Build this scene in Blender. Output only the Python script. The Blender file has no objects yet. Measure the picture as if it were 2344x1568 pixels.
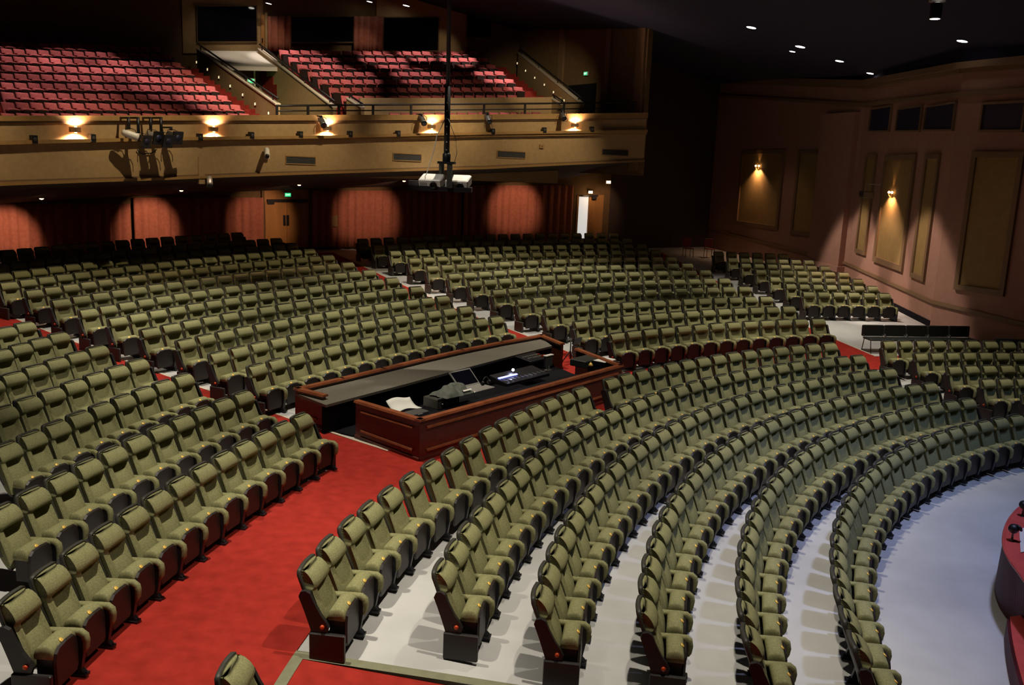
import bpy, math, random
from mathutils import Vector, Matrix
random.seed(7)
C = bpy.context.collection
SC = bpy.context.scene
PI = math.pi
W, H, F = 2344, 1568, 2061.88

# ------------------------------------------------------------------ camera
EYE = Vector((-16.5550, -6.43766, 4.23697))
PITCH, ROLL = 0.194562, 0.0413452
fw = Vector((0, math.cos(PITCH), -math.sin(PITCH)))
r0 = Vector((1, 0, 0)); u0 = r0.cross(fw)
rt = r0 * math.cos(ROLL) + u0 * math.sin(ROLL)
up = u0 * math.cos(ROLL) - r0 * math.sin(ROLL)
cam = bpy.data.cameras.new('camera'); co = bpy.data.objects.new('camera', cam); C.objects.link(co)
co.matrix_world = Matrix(((rt.x, up.x, -fw.x, EYE.x), (rt.y, up.y, -fw.y, EYE.y), (rt.z, up.z, -fw.z, EYE.z), (0, 0, 0, 1)))
cam.sensor_fit = 'HORIZONTAL'; cam.sensor_width = 36.0; cam.lens = F / W * 36.0; cam.clip_end = 200
SC.camera = co

# ------------------------------------------------------------------ world, exposure, house lights
SC.view_settings.view_transform = 'Standard'; SC.view_settings.look = 'None'
SC.view_settings.exposure = 0.0; SC.view_settings.gamma = 1.0; SC.view_settings.use_curve_mapping = False
wd = bpy.data.worlds.new('world'); SC.world = wd; wd.use_nodes = True
wd.node_tree.nodes['Background'].inputs[0].default_value = (0.010, 0.009, 0.016, 1)
wd.node_tree.nodes['Background'].inputs[1].default_value = 0.25

def spot(name, loc, target, power, color, angle, blend=0.5, radius=0.12):
    l = bpy.data.lights.new(name, 'SPOT'); l.energy = power; l.color = color
    l.spot_size = math.radians(angle); l.spot_blend = blend; l.shadow_soft_size = radius
    o = bpy.data.objects.new(name, l); C.objects.link(o)
    d = Vector(target) - Vector(loc)
    o.location = loc; o.rotation_euler = d.to_track_quat('-Z', 'Y').to_euler()
    return o

WARM = (1.0, 0.90, 0.74)
def pol(r, t, z=0.0): return Vector((r * math.cos(t), r * math.sin(t), z))
# house downlights in the hall ceiling, aimed at the seating blocks
for (r, t, rt_, p, a_) in ((15.0, 3.02, 15.8, 1900, 70), (15.2, 2.72, 16.2, 1350, 70), (15.4, 2.42, 16.4, 1350, 66), (15.4, 2.12, 16.4, 1200, 66), (15.6, 1.88, 17.0, 1100, 56),
                       (20.2, 3.03, 20.9, 2900, 66), (21.2, 2.72, 22.2, 2300, 66), (22.4, 2.45, 23.4, 2100, 66), (21.6, 2.18, 22.4, 2100, 66), (20.6, 1.92, 21.4, 1700, 62),
                       (26.6, 2.72, 27.4, 2300, 66), (27.4, 2.52, 28.2, 2100, 66), (28.2, 2.28, 29.0, 2300, 66), (28.8, 2.06, 29.6, 2300, 64), (25.2, 1.83, 26.2, 2300, 56), (31.2, 2.62, 31.6, 1500, 62), (32.6, 2.18, 33.2, 1600, 60), (30.6, 1.80, 31.0, 900, 50)):
    spot('house_downlight', pol(r, t, 8.7), pol(rt_, t, -0.5), p, WARM, a_, 0.8, 0.10)
for t, p in ((2.66, 900), (2.50, 900), (2.34, 900), (2.18, 900), (2.03, 700)):
    spot('catwalk_light', pol(31.0, t, 8.9), pol(35.0, t, 4.2), p, (1.0, 0.80, 0.52), 62, 0.9, 0.05)
# lavender and blue stage wash over the front floor
spot('stage_wash', (-9.9, 4.4, 7.8), (-10.1, 6.2, -1.4), 1550, (0.56, 0.61, 1.0), 80, 1.0, 0.25)
spot('stage_wash', (-6.0, 9.0, 7.6), (-8.0, 10.8, -1.0), 560, (0.34, 0.52, 1.0), 78, 1.0, 0.25)

# ------------------------------------------------------------------ picture helpers (a pixel becomes a point at its real depth)
def ray(px, py):
    d = fw * F + rt * (px - W / 2) - up * (py - H / 2); return d.normalized()
def cyl(px, py, R):
    d = ray(px, py); a = d.x * d.x + d.y * d.y; b = EYE.x * d.x + EYE.y * d.y; c = EYE.x ** 2 + EYE.y ** 2 - R * R
    return EYE + d * ((-b + math.sqrt(b * b - a * c)) / a)
def at_z(px, py, z):
    d = ray(px, py); return EYE + d * ((z - EYE.z) / d.z)
def at_depth(px, py, dep):
    d = ray(px, py); return EYE + d * (dep / d.dot(fw))
def on_plane(px, py, A, B):
    n = Vector((B[1] - A[1], -(B[0] - A[0]), 0)).normalized(); d = ray(px, py)
    return EYE + d * ((Vector((A[0], A[1], 0)) - EYE).dot(n) / d.dot(n))
def ang(p): return math.atan2(p.y, p.x)
def lerp(a, b, t): return a + (b - a) * t
def interp(x, xs, ys):
    if x <= xs[0]: return ys[0]
    for i in range(1, len(xs)):
        if x <= xs[i]: return lerp(ys[i - 1], ys[i], (x - xs[i - 1]) / (xs[i] - xs[i - 1]))
    return ys[-1]
HEAD = 0.8215
def prof(r): return interp(r, (12.6, 18.6, 21.1, 43.0), (-0.5476, -0.0342, 0.0402, 0.9007))
def zfl(r): return prof(r) - HEAD
def zxy(p): return zfl(math.hypot(p[0], p[1]))

# ------------------------------------------------------------------ materials
def mat(name, col, rough=0.6, metal=0.0, noise=0.0, scale=30.0, bump=0.0, spec=0.5, emit=None, estr=0.0, col2=None, coat=0.0, stretch=None):
    m = bpy.data.materials.new(name); m.use_nodes = True; nt = m.node_tree; b = nt.nodes['Principled BSDF']
    b.inputs['Roughness'].default_value = rough; b.inputs['Metallic'].default_value = metal
    b.inputs['Specular IOR Level'].default_value = spec
    if coat: b.inputs['Coat Weight'].default_value = coat; b.inputs['Coat Roughness'].default_value = 0.15
    c = tuple(col) + (1,)
    b.inputs['Base Color'].default_value = c
    if noise or bump or col2:
        tc = nt.nodes.new('ShaderNodeTexCoord'); mp = nt.nodes.new('ShaderNodeMapping'); n = nt.nodes.new('ShaderNodeTexNoise')
        n.inputs['Scale'].default_value = scale; n.inputs['Detail'].default_value = 4
        if stretch: mp.inputs['Scale'].default_value = stretch
        nt.links.new(tc.outputs['Object'], mp.inputs[0]); nt.links.new(mp.outputs[0], n.inputs['Vector'])
        r = nt.nodes.new('ShaderNodeValToRGB'); k = noise
        lo = tuple(x * (1 - k) for x in col) + (1,); hi = (tuple(col2) if col2 else tuple(min(1, x * (1 + k)) for x in col)) + (1,)
        r.color_ramp.elements[0].color = lo; r.color_ramp.elements[1].color = hi
        r.color_ramp.elements[0].position = 0.3; r.color_ramp.elements[1].position = 0.7
        nt.links.new(n.outputs['Fac'], r.inputs[0]); nt.links.new(r.outputs[0], b.inputs['Base Color'])
        if bump:
            bp = nt.nodes.new('ShaderNodeBump'); bp.inputs['Strength'].default_value = bump; bp.inputs['Distance'].default_value = 0.02
            nt.links.new(n.outputs['Fac'], bp.inputs['Height']); nt.links.new(bp.outputs[0], b.inputs['Normal'])
    if emit: b.inputs['Emission Color'].default_value = tuple(emit) + (1,); b.inputs['Emission Strength'].default_value = estr
    return m
M = dict(
    fabric=mat('olive_fabric', (0.245, 0.240, 0.112), 0.85, noise=0.22, scale=60, spec=0.25),
    shell=mat('charcoal_shell', (0.045, 0.043, 0.034), 0.55, spec=0.5),
    pan=mat('dark_brown_pan', (0.020, 0.014, 0.011), 0.5),
    black=mat('black_metal', (0.010, 0.010, 0.012), 0.45),
    brass=mat('brass_plate', (0.95, 0.60, 0.13), 0.40, metal=0.25),
    endp=mat('end_panel_black', (0.016, 0.014, 0.013), 0.5),
    orange=mat('orange_lens', (0.55, 0.06, 0.01), 0.35),
    floor=mat('pale_concrete', (0.50, 0.50, 0.49), 0.55, noise=0.07, scale=1.3, col2=(0.56, 0.56, 0.55)),
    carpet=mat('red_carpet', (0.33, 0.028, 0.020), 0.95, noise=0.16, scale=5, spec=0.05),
    edge=mat('pale_edge', (0.62, 0.54, 0.42), 0.6),
    olive=mat('olive_strip', (0.20, 0.20, 0.12), 0.7, noise=0.1, scale=8),
    wood=mat('mahogany', (0.085, 0.016, 0.009), 0.40, noise=0.35, scale=6, stretch=(1, 1, 6), coat=0.15),
    rail=mat('mahogany_rail', (0.26, 0.075, 0.030), 0.35, noise=0.25, scale=6, coat=0.25),
    counter=mat('counter_top', (0.14, 0.125, 0.095), 0.7, noise=0.12, scale=20),
    darkwood=mat('dark_interior', (0.009, 0.008, 0.011), 0.9, spec=0.1),
    rose=mat('rose_fabric', (0.46, 0.105, 0.105), 0.85, noise=0.15, scale=14, spec=0.2),
    rosepan=mat('glossy_dark_pan', (0.03, 0.02, 0.018), 0.22),
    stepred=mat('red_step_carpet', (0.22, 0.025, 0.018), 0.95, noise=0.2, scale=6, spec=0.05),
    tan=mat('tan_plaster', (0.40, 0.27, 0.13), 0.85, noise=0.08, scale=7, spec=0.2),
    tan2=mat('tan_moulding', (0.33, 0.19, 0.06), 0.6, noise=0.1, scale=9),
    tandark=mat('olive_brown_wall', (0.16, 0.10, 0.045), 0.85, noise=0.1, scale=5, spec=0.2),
    soffit=mat('dark_soffit', (0.060, 0.042, 0.034), 0.9),
    pink=mat('pink_brown_wall', (0.36, 0.20, 0.145), 0.85, noise=0.06, scale=4, spec=0.2),
    panel=mat('ochre_panel', (0.30, 0.20, 0.075), 0.8, noise=0.08, scale=4, spec=0.2),
    frame=mat('panel_moulding', (0.20, 0.12, 0.060), 0.6),
    ceil=mat('navy_ceiling', (0.010, 0.010, 0.036), 0.9),
    navy=mat('navy_panel', (0.016, 0.016, 0.05), 0.5),
    glass=mat('dark_glass', (0.004, 0.004, 0.008), 0.08, spec=0.6),
    curtain=mat('red_curtain', (0.42, 0.15, 0.095), 0.9, noise=0.12, scale=8, spec=0.1),
    door=mat('amber_door', (0.42, 0.20, 0.055), 0.5, noise=0.18, scale=3, stretch=(1, 1, 0.15)),
    white=mat('white_plastic', (0.72, 0.70, 0.64), 0.4),
    whitewall=mat('white_plaster', (0.68, 0.64, 0.58), 0.8),
    grey=mat('grey_metal', (0.16, 0.16, 0.16), 0.4, metal=0.5),
    silver=mat('silver_metal', (0.55, 0.54, 0.50), 0.3, metal=0.6),
    green=mat('bench_vinyl', (0.022, 0.026, 0.022), 0.5),
    bluebag=mat('blue_cloth', (0.02, 0.07, 0.35), 0.7),
    stagered=mat('glossy_red_deck', (0.62, 0.09, 0.075), 0.35, noise=0.12, scale=5, coat=0.3),
    stagedark=mat('glossy_dark_red', (0.07, 0.010, 0.013), 0.55, noise=0.3, scale=3, spec=0.12),
    redchair=mat('red_plastic', (0.30, 0.05, 0.035), 0.6),
    lampw=mat('lamp_white', (1, 1, 1), emit=(1, 0.93, 0.82), estr=9),
    lampo=mat('lamp_orange', (1, 1, 1), emit=(1, 0.55, 0.25), estr=9),
    lampb=mat('lamp_blue', (1, 1, 1), emit=(0.22, 0.26, 1.0), estr=3),
    lampv=mat('lamp_violet', (1, 1, 1), emit=(0.70, 0.72, 1.0), estr=9),
    lampstep=mat('lamp_step', (1, 1, 1), emit=(1, 0.8, 0.45), estr=1.0),
    exitg=mat('exit_green', (0.02, 0.30, 0.12), emit=(0.02, 0.75, 0.26), estr=0.9),
    exitw=mat('exit_white', (0.8, 0.8, 0.8), emit=(0.9, 1.0, 0.9), estr=1.2),
    exith=mat('exit_amber', (0.8, 0.8, 0.8), emit=(1.0, 0.80, 0.45), estr=2.2),
    lit=mat('lit_corridor', (0.8, 0.8, 0.8), emit=(0.92, 0.90, 0.84), estr=0.62),
    cloth=mat('grey_cloth', (0.10, 0.11, 0.09), 0.9, noise=0.2, scale=20),
    paper=mat('paper', (0.75, 0.74, 0.68), 0.7),
)

# ------------------------------------------------------------------ mesh builder
class MB:
    def __init__(s): s.v = []; s.f = []; s.smooth = []
    def add(s, vs, fs, smooth=False):
        n = len(s.v); s.v += [tuple(v) for v in vs]
        for f in fs: s.f.append(tuple(i + n for i in f)); s.smooth.append(smooth)
        return s
    def box(s, x0, x1, y0, y1, z0, z1, mtx=None, bev=0.0):
        if bev:
            vs = []; b = bev
            for z, k in ((z0, b), (z0 + b, 0), (z1 - b, 0), (z1, b)):
                for (x, y) in ((x0 + k + b, y0 + k), (x1 - k - b, y0 + k), (x1 - k, y0 + k + b), (x1 - k, y1 - k - b), (x1 - k - b, y1 - k), (x0 + k + b, y1 - k), (x0 + k, y1 - k - b), (x0 + k, y0 + k + b)):
                    vs.append((x, y, z))
            fs = [tuple(range(7, -1, -1)), tuple(range(24, 32))]
            for q in range(3):
                for i in range(8): a = q * 8 + i; c = q * 8 + (i + 1) % 8; fs.append((a, c, c + 8, a + 8))
        else:
            vs = [(x, y, z) for z in (z0, z1) for (x, y) in ((x0, y0), (x1, y0), (x1, y1), (x0, y1))]
            fs = [(3, 2, 1, 0), (4, 5, 6, 7), (0, 1, 5, 4), (1, 2, 6, 5), (2, 3, 7, 6), (3, 0, 4, 7)]
        if mtx: vs = [mtx @ Vector(v) for v in vs]
        return s.add(vs, fs)
    def hexa(s, b, t):                                   # bottom loop and top loop of n points
        n = len(b); vs = list(b) + list(t)
        fs = [tuple(range(n - 1, -1, -1)), tuple(range(n, 2 * n))] + [(i, (i + 1) % n, n + (i + 1) % n, n + i) for i in range(n)]
        return s.add(vs, fs)
    def prism_x(s, prof_, x0, x1, smooth=False):         # (y,z) outline pushed along x
        n = len(prof_); vs = [(x0, y, z) for y, z in prof_] + [(x1, y, z) for y, z in prof_]
        fs = [tuple(range(n)), tuple(range(2 * n - 1, n - 1, -1))] + [(i, n + i, n + (i + 1) % n, (i + 1) % n) for i in range(n)]
        return s.add(vs, fs, smooth)
    def tube(s, pts, r, n=8, caps=True):
        pts = [Vector(p) for p in pts]; rings = []
        rs = r if isinstance(r, (list, tuple)) else [r] * len(pts)
        for i, p in enumerate(pts):
            d = (pts[min(i + 1, len(pts) - 1)] - pts[max(i - 1, 0)]).normalized()
            a = d.cross(Vector((0, 0, 1)));
            if a.length < 1e-3: a = Vector((1, 0, 0))
            a.normalize(); b = a.cross(d)
            rings.append([p + (a * math.cos(2 * PI * k / n) + b * math.sin(2 * PI * k / n)) * rs[i] for k in range(n)])
        vs = [v for ring in rings for v in ring]; fs = []
        for i in range(len(pts) - 1):
            for k in range(n): a = i * n + k; b = i * n + (k + 1) % n; fs.append((a, b, b + n, a + n))
        if caps: fs += [tuple(range(n - 1, -1, -1)), tuple(range((len(pts) - 1) * n, len(pts) * n))]
        return s.add(vs, fs, True)
    def lathe(s, prof_, n=14, mtx=None, smooth=True):    # (radius, z)
        vs = []; fs = []
        for r, z in prof_:
            for k in range(n): vs.append((r * math.cos(2 * PI * k / n), r * math.sin(2 * PI * k / n), z))
        for i in range(len(prof_) - 1):
            for k in range(n): a = i * n + k; b = i * n + (k + 1) % n; fs.append((a, b, b + n, a + n))
        fs += [tuple(range(n - 1, -1, -1)), tuple(range((len(prof_) - 1) * n, len(prof_) * n))]
        if mtx: vs = [mtx @ Vector(v) for v in vs]
        return s.add(vs, fs, smooth)
    def ball(s, c, r, n=10, m=7, sz=1.0):
        return s.lathe([(max(1e-4, r * math.sin(PI * i / m)), -r * sz * math.cos(PI * i / m)) for i in range(m + 1)], n, Matrix.Translation(c))
    def grid(s, fn, nu, nv, smooth=True, flip=False):
        vs = [fn(i / nu, j / nv) for i in range(nu + 1) for j in range(nv + 1)]; fs = []
        for i in range(nu):
            for j in range(nv):
                a = i * (nv + 1) + j; q = (a, a + 1, a + nv + 2, a + nv + 1); fs.append(q[::-1] if flip else q)
        return s.add(vs, fs, smooth)
    def sector(s, ra, rb, t0, t1, za, zb, n=24):         # ring sector box; ra..zb may be numbers or functions of theta
        g = lambda q, t: q(t) if callable(q) else q
        vs = []; fs = []
        for i in range(n + 1):
            t = lerp(t0, t1, i / n)
            for r, z in ((g(ra, t), g(za, t)), (g(rb, t), g(za, t)), (g(rb, t), g(zb, t)), (g(ra, t), g(zb, t))): vs.append(pol(r, t, z))
        for i in range(n):
            for k in range(4): a = i * 4 + k; b = i * 4 + (k + 1) % 4; fs.append((a, b, b + 4, a + 4))
        fs += [(3, 2, 1, 0), (n * 4, n * 4 + 1, n * 4 + 2, n * 4 + 3)]
        return s.add(vs, fs)
    def mesh(s, name, m):
        me = bpy.data.meshes.new(name); me.from_pydata([tuple(v) for v in s.v], [], s.f)
        me.polygons.foreach_set('use_smooth', s.smooth)
        for x in (m if isinstance(m, (list, tuple)) else [m]): me.materials.append(x)
        me.update(); return me
    def build(s, name, m, parent=None, mtx=None):
        o = bpy.data.objects.new(name, s.mesh(name, m)); C.objects.link(o)
        if mtx is not None: o.matrix_world = mtx
        if parent: o.parent = parent
        return o
def tag(o, label, cat, group=None):
    o['label'] = label; o['category'] = cat
    if group: o['group'] = group
    return o
def thing(name, label, cat, loc=(0, 0, 0), rz=0.0, group=None):
    o = bpy.data.objects.new(name, None); C.objects.link(o); o.empty_display_size = 0.1
    o.location = loc; o.rotation_euler = (0, 0, rz); return tag(o, label, cat, group)
def struct(o): o['kind'] = 'structure'; return o
def frame_at(loc, ydir, pitch=0.0):                       # matrix whose local y points along ydir (horizontal), then pitched
    y = Vector((ydir[0], ydir[1], 0)).normalized(); x = Vector((y.y, -y.x, 0))
    m = Matrix(((x.x, y.x, 0, loc[0]), (x.y, y.y, 0, loc[1]), (0, 0, 1, loc[2]), (0, 0, 0, 1)))
    return m @ Matrix.Rotation(pitch, 4, 'X')
def place(t, m): t.matrix_world = m; return t
ORD = ['zeroth', 'first', 'second', 'third', 'fourth', 'fifth', 'sixth', 'seventh', 'eighth', 'ninth', 'tenth', 'eleventh', 'twelfth', 'thirteenth', 'fourteenth', 'fifteenth', 'sixteenth', 'seventeenth', 'eighteenth', 'nineteenth', 'twentieth', 'twenty-first', 'twenty-second', 'twenty-third', 'twenty-fourth', 'twenty-fifth', 'twenty-sixth', 'twenty-seventh', 'twenty-eighth', 'twenty-ninth', 'thirtieth', 'thirty-first', 'thirty-second', 'thirty-third']

# ------------------------------------------------------------------ floor and carpets
RB = [0.5, 4, 8, 11, 12.6, 14, 16, 18.6, 19.8, 21.1, 24, 27, 30, 33, 36, 40, 46]
def sheet(mb, rf, t0f, t1f, dz, nt=30):
    """surface following the raked floor: rf = list of radii, t0f/t1f = angle limits as functions of radius"""
    vs = []; fs = []
    for r in rf:
        for j in range(nt + 1):
            t = lerp(t0f(r), t1f(r), j / nt); vs.append(pol(r, t, zfl(r) + dz))
    for i in range(len(rf) - 1):
        for j in range(nt): a = i * (nt + 1) + j; fs.append((a, a + nt + 1, a + nt + 2, a + 1))
    mb.add(vs, fs)
    # thin skirt so that the sheet has an edge
    return mb
k1 = lambda c: (lambda r: c)
fl = MB(); sheet(fl, RB, k1(1.30), k1(3.60), 0, 60)
fo = struct(fl.build('floor', M['floor']))
def rr(a, b, n=8): return [lerp(a, b, i / n) for i in range(n + 1)]
LB = lambda r: interp(r, (21, 23, 24.8, 30.3, 35, 42), (2.705, 2.6883, 2.6754, 2.6444, 2.6211, 2.590))
LA = lambda r: interp(r, (21, 22.9, 25.8, 29.9, 36, 42), (2.764, 2.744, 2.722, 2.696, 2.660, 2.630))
MBd = lambda r: interp(r, (20.5, 24.2, 28.7, 32.2, 37, 42), (2.293, 2.272, 2.2568, 2.2384, 2.218, 2.200))
MA = lambda r: interp(r, (21, 24, 28, 35, 42), (2.352, 2.338, 2.305, 2.272, 2.245))
RBd = lambda r: interp(r, (20.3, 22.5, 25.6, 30, 36, 42), (1.872, 1.862, 1.848, 1.824, 1.800, 1.785))
RA = lambda r: interp(r, (20.5, 21.3, 28.4, 35, 42), (1.932, 1.918, 1.873, 1.850, 1.832))
def carpet(label, sheets, edges=(), strips=()):
    mb = MB()
    for s in sheets: sheet(mb, *s)
    o = mb.build('carpet', M['carpet'], fo); o['label'] = label
    for r0_, r1_, tf, w in edges:
        e = MB(); sheet(e, rr(r0_, r1_, 10), (lambda r, tf=tf: tf(r)), (lambda r, tf=tf, w=w: tf(r) - w / r), 0.016, 1); e.build('pale_edge', M['edge'], o)
    for ra_, rb_, t0_, t1_ in strips:
        e = MB(); sheet(e, [ra_, rb_], k1(t0_), k1(t1_), 0.020, 16); e.build('edge_strip', M['olive'], o)
    return o
carpet('wide curved red carpet crossing the hall in front of the control desk',
       [([18.80, 19.8, 20.90], k1(1.90), k1(3.40), 0.012, 60), ([18.80, 19.6, 20.2], k1(1.60), k1(1.90), 0.012, 12)],
       strips=[(18.68, 18.80, 3.033, 3.30)])
carpet('red aisle carpet climbing beside the near green block, left of the desk', [(rr(20.55, 42, 12), LB, LA, 0.012, 2)], [(20.6, 42, LB, 0.07)])
carpet('red aisle carpet climbing behind the right-hand end of the desk', [(rr(20.55, 42, 12), MBd, MA, 0.012, 2)], [(20.6, 42, MBd, 0.07)])
carpet('red aisle carpet leading up beside the small block at the panelled wall', [(rr(20.2, 42, 12), RBd, RA, 0.012, 2)], [(20.2, 42, RBd, 0.05)])
carpet('red aisle carpet with olive border at the near ends of the front rows', [(rr(9, 18.70, 6), k1(3.033), k1(3.20), 0.012, 2)],
       strips=[(9, 18.80, 3.0262, 3.0335)])
carpet('short red aisle carpet between the curved front rows and the bench block', [(rr(12.8, 18.95, 5), lambda r: 1.972, lambda r: 2.005, 0.012, 2)])

# ------------------------------------------------------------------ panelled wall on the right
BC = (-2.19, 24.26); AB = (-1.99, 33.15); AE = (-5.6, 45.5); CE = (2.6, 12.0)
ZC = 8.0                                                   # top of the wall
def wall(name, P, Q, z0, z1, th, m):
    P = Vector((P[0], P[1], 0)); Q = Vector((Q[0], Q[1], 0)); d = (Q - P).normalized(); n = Vector((d.y, -d.x, 0))
    if n.dot(Vector((EYE.x, EYE.y, 0)) - P) > 0: n = -n
    b = [P, Q, Q + n * th, P + n * th]
    o = MB().hexa([v + Vector((0, 0, z0)) for v in b], [v + Vector((0, 0, z1)) for v in b]).build(name, m)
    return struct(o), P, d, -n
wB, PB, dB, nB = wall('wall_right', BC, AB, -1.0, 10.6, 0.3, M['pink'])
wA, PA, dA, nA = wall('wall_right', AB, AE, -1.0, 10.6, 0.3, M['pink'])
wC, PC, dC, nC = wall('wall_right', CE, BC, -1.6, 10.6, 0.3, M['pink'])
def slab(mb, P, d, n, s0, s1, z00, z01, z10, z11, t0_, t1_):
    """block on a wall from s0..s1; bottom z00->z01, top z10->z11, standing out t0_..t1_"""
    b = [P + d * s0 + n * t0_ + Vector((0, 0, z00)), P + d * s1 + n * t0_ + Vector((0, 0, z01)), P + d * s1 + n * t1_ + Vector((0, 0, z01)), P + d * s0 + n * t1_ + Vector((0, 0, z00))]
    t = [P + d * s0 + n * t0_ + Vector((0, 0, z10)), P + d * s1 + n * t0_ + Vector((0, 0, z11)), P + d * s1 + n * t1_ + Vector((0, 0, z11)), P + d * s0 + n * t1_ + Vector((0, 0, z10))]
    return mb.hexa(b, t)
def sz(P, d, A, B, px, py):
    q = on_plane(px, py, A, B); return (q - P).dot(d), q.z
def wall_panel(o, P, d, n, A, B, bl, br, tr, fw_=0.14, m='panel'):
    s0, z0 = sz(P, d, A, B, *bl); s1, z1 = sz(P, d, A, B, *br); _, zt = sz(P, d, A, B, *tr)
    if s0 > s1: s0, s1, z0, z1 = s1, s0, z1, z0
    f = MB()
    slab(f, P, d, n, s0, s1, z0, z1, z0 + fw_, z1 + fw_, 0.0, 0.09); slab(f, P, d, n, s0, s1, zt - fw_, zt - fw_, zt, zt, 0.0, 0.09)
    slab(f, P, d, n, s0, s0 + fw_, z0 + fw_, z0 + fw_, zt - fw_, zt - fw_, 0.0, 0.09); slab(f, P, d, n, s1 - fw_, s1, z1 + fw_, z1 + fw_, zt - fw_, zt - fw_, 0.0, 0.09)
    f.build('panel_frame', M['frame'], o)
    p = MB(); slab(p, P, d, n, s0 + fw_, s1 - fw_, z0 + fw_, z1 + fw_, zt - fw_, zt - fw_, 0.0, 0.03); p.build('wall_panel', M[m], o)
wall_panel(wB, PB, dB, nB, BC, AB, (2118, 645), (2087, 633), (2151, 353), 0.16)
wall_panel(wB, PB, dB, nB, BC, AB, (2067.5, 622.5), (2001, 598), (2087, 353), 0.22)
wall_panel(wB, PB, dB, nB, BC, AB, (1983, 585), (1960, 577), (1990, 353), 0.16)
for a, b, yb, yt in ((2116, 2184, 300, 243), (2052, 2108, 302, 249), (1990, 2038, 302, 249)):
    wall_panel(wB, PB, dB, nB, BC, AB, (b, yb), (a, yb), (a + 3, yt), 0.06, 'navy')
wall_panel(wA, PA, dA, nA, AB, AE, (1884, 544), (1811, 535), (1835, 343), 0.18)
wall_panel(wA, PA, dA, nA, AB, AE, (1782, 527), (1685, 513), (1700, 343), 0.20)
wall_panel(wC, PC, dC, nC, CE, BC, (2300, 679), (2186, 662), (2230, 347), 0.18)
wall_panel(wC, PC, dC, nC, CE, BC, (2344, 303), (2242, 303), (2244, 235), 0.08, 'navy')
# chair rails follow the rake, cornices run level
for o, P, d, n, L, za, zb, ca, cb_ in ((wB, PB, dB, nB, 8.89, .23, .60, 7.97, 8.22), (wA, PA, dA, nA, 12.8, .60, 1.10, 8.22, 9.35), (wC, PC, dC, nC, 13.2, -.25, .23, 7.9, 7.97)):
    e = MB(); slab(e, P, d, n, 0, L, za - .07, zb - .07, za + .05, zb + .05, 0, 0.07); slab(e, P, d, n, 0, L, za - .10, zb - .10, za - .07, zb - .07, 0, 0.035); e.build('chair_rail', M['frame'], o)
    e = MB(); slab(e, P, d, n, 0, L, ca - .95, cb_ - .95, ca - .80, cb_ - .80, 0, 0.12); e.build('picture_rail', M['frame'], o)
    e = MB(); slab(e, P, d, n, -.1, L + .1, ca - .22, cb_ - .22, ca - .08, cb_ - .08, 0, 0.18); slab(e, P, d, n, -.1, L + .1, ca - .08, cb_ - .08, ca + .12, cb_ + .12, 0, 0.32); e.build('cornice', M['frame'], o)
    e = MB(); slab(e, P, d, n, 0, L, ca + .12, cb_ + .12, 10.6, 10.6, 0, 0.02); e.build('navy_frieze', M['ceil'], o)
e = MB(); slab(e, PA, dA, nA, 0.25, 2.6, 0.3, .4, ZC - .95, ZC - .95, 0, 0.28); slab(e, PA, dA, nA, .15, 2.7, .18, .30, .42, .52, 0, .38); e.build('pilaster', M['pink'], wA)
e = MB(); slab(e, PB, dB, nB, 0, 8.89, -0.68, -.35, -.44, -.1, 0, 0.03); struct(e.build('baseboard_right', M['darkwood']))

# ------------------------------------------------------------------ ceiling, rear walls
CS = 0.17
cz = lambda x: 8.5 + CS * (-2.0 - x)
mbc = MB(); mbc.hexa([Vector((x, y, cz(x))) for x, y in ((-34, -12), (6, -12), (6, 48), (-34, 48))], [Vector((x, y, cz(x) + .4)) for x, y in ((-34, -12), (6, -12), (6, 48), (-34, 48))])
struct(mbc.build('ceiling', M['ceil']))
RW = 43.5
t_l, t_r = ang(cyl(-140, 470, RW)), ang(cyl(1395, 470, RW))
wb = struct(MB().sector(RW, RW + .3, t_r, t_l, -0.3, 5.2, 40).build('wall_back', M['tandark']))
pr = cyl(1395, 470, RW)
wr = wall('wall_back', (pr.x, pr.y), AE, -0.4, 10.6, 0.25, M['soffit'])[0]

# ------------------------------------------------------------------ balcony front (z of its lines follows the photograph round the curve)
RF = 35.0
def line_z(R, pts):
    q = sorted((ang(p), p.z) for p in (cyl(x, y, R) for x, y in pts))
    ts = [a for a, b in q]; zs = [b for a, b in q]
    return lambda t: interp(t, ts, zs)
FX = (-130, 0, 370, 740, 1110, 1480)
z_top = line_z(RF, list(zip(FX, (265, 265, 264, 263, 262, 258))))
z_cap = line_z(RF, list(zip(FX, (277, 277, 276, 276, 274, 270))))
z_m1 = line_z(RF, list(zip(FX, (323, 322, 314, 310, 302, 297))))
z_m0 = line_z(RF, list(zip(FX, (335, 333, 325, 321, 313, 308))))
z_l1 = line_z(RF, list(zip(FX, (426, 417, 406, 393, 382, 366))))
z_low = line_z(RF, list(zip(FX, (434, 425, 412, 398, 387, 370))))
tf0, tf1 = ang(cyl(1478, 300, RF)), ang(cyl(-120, 300, RF))
fas = struct(MB().sector(RF, RF + .35, tf0, tf1, z_low, z_top, 60).build('wall_balcony', M['tan']))
MB().sector(RF - .12, RF, tf0, tf1, z_cap, z_top, 60).build('cap_moulding', M['tan2'], fas)
MB().sector(RF - .07, RF, tf0, tf1, lambda t: z_cap(t) - .05, z_cap, 60).build('cap_moulding', M['frame'], fas)
MB().sector(RF - .20, RF, tf0, tf1, lambda t: z_m1(t) - .10, z_m1, 60).build('ledge_moulding', M['tan2'], fas)
MB().sector(RF - .13, RF, tf0, tf1, z_m0, lambda t: z_m1(t) - .10, 60).build('ledge_moulding', M['tan2'], fas)
MB().sector(RF - .09, RF, tf0, tf1, z_low, z_l1, 60).build('base_moulding', M['tan2'], fas)
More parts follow.
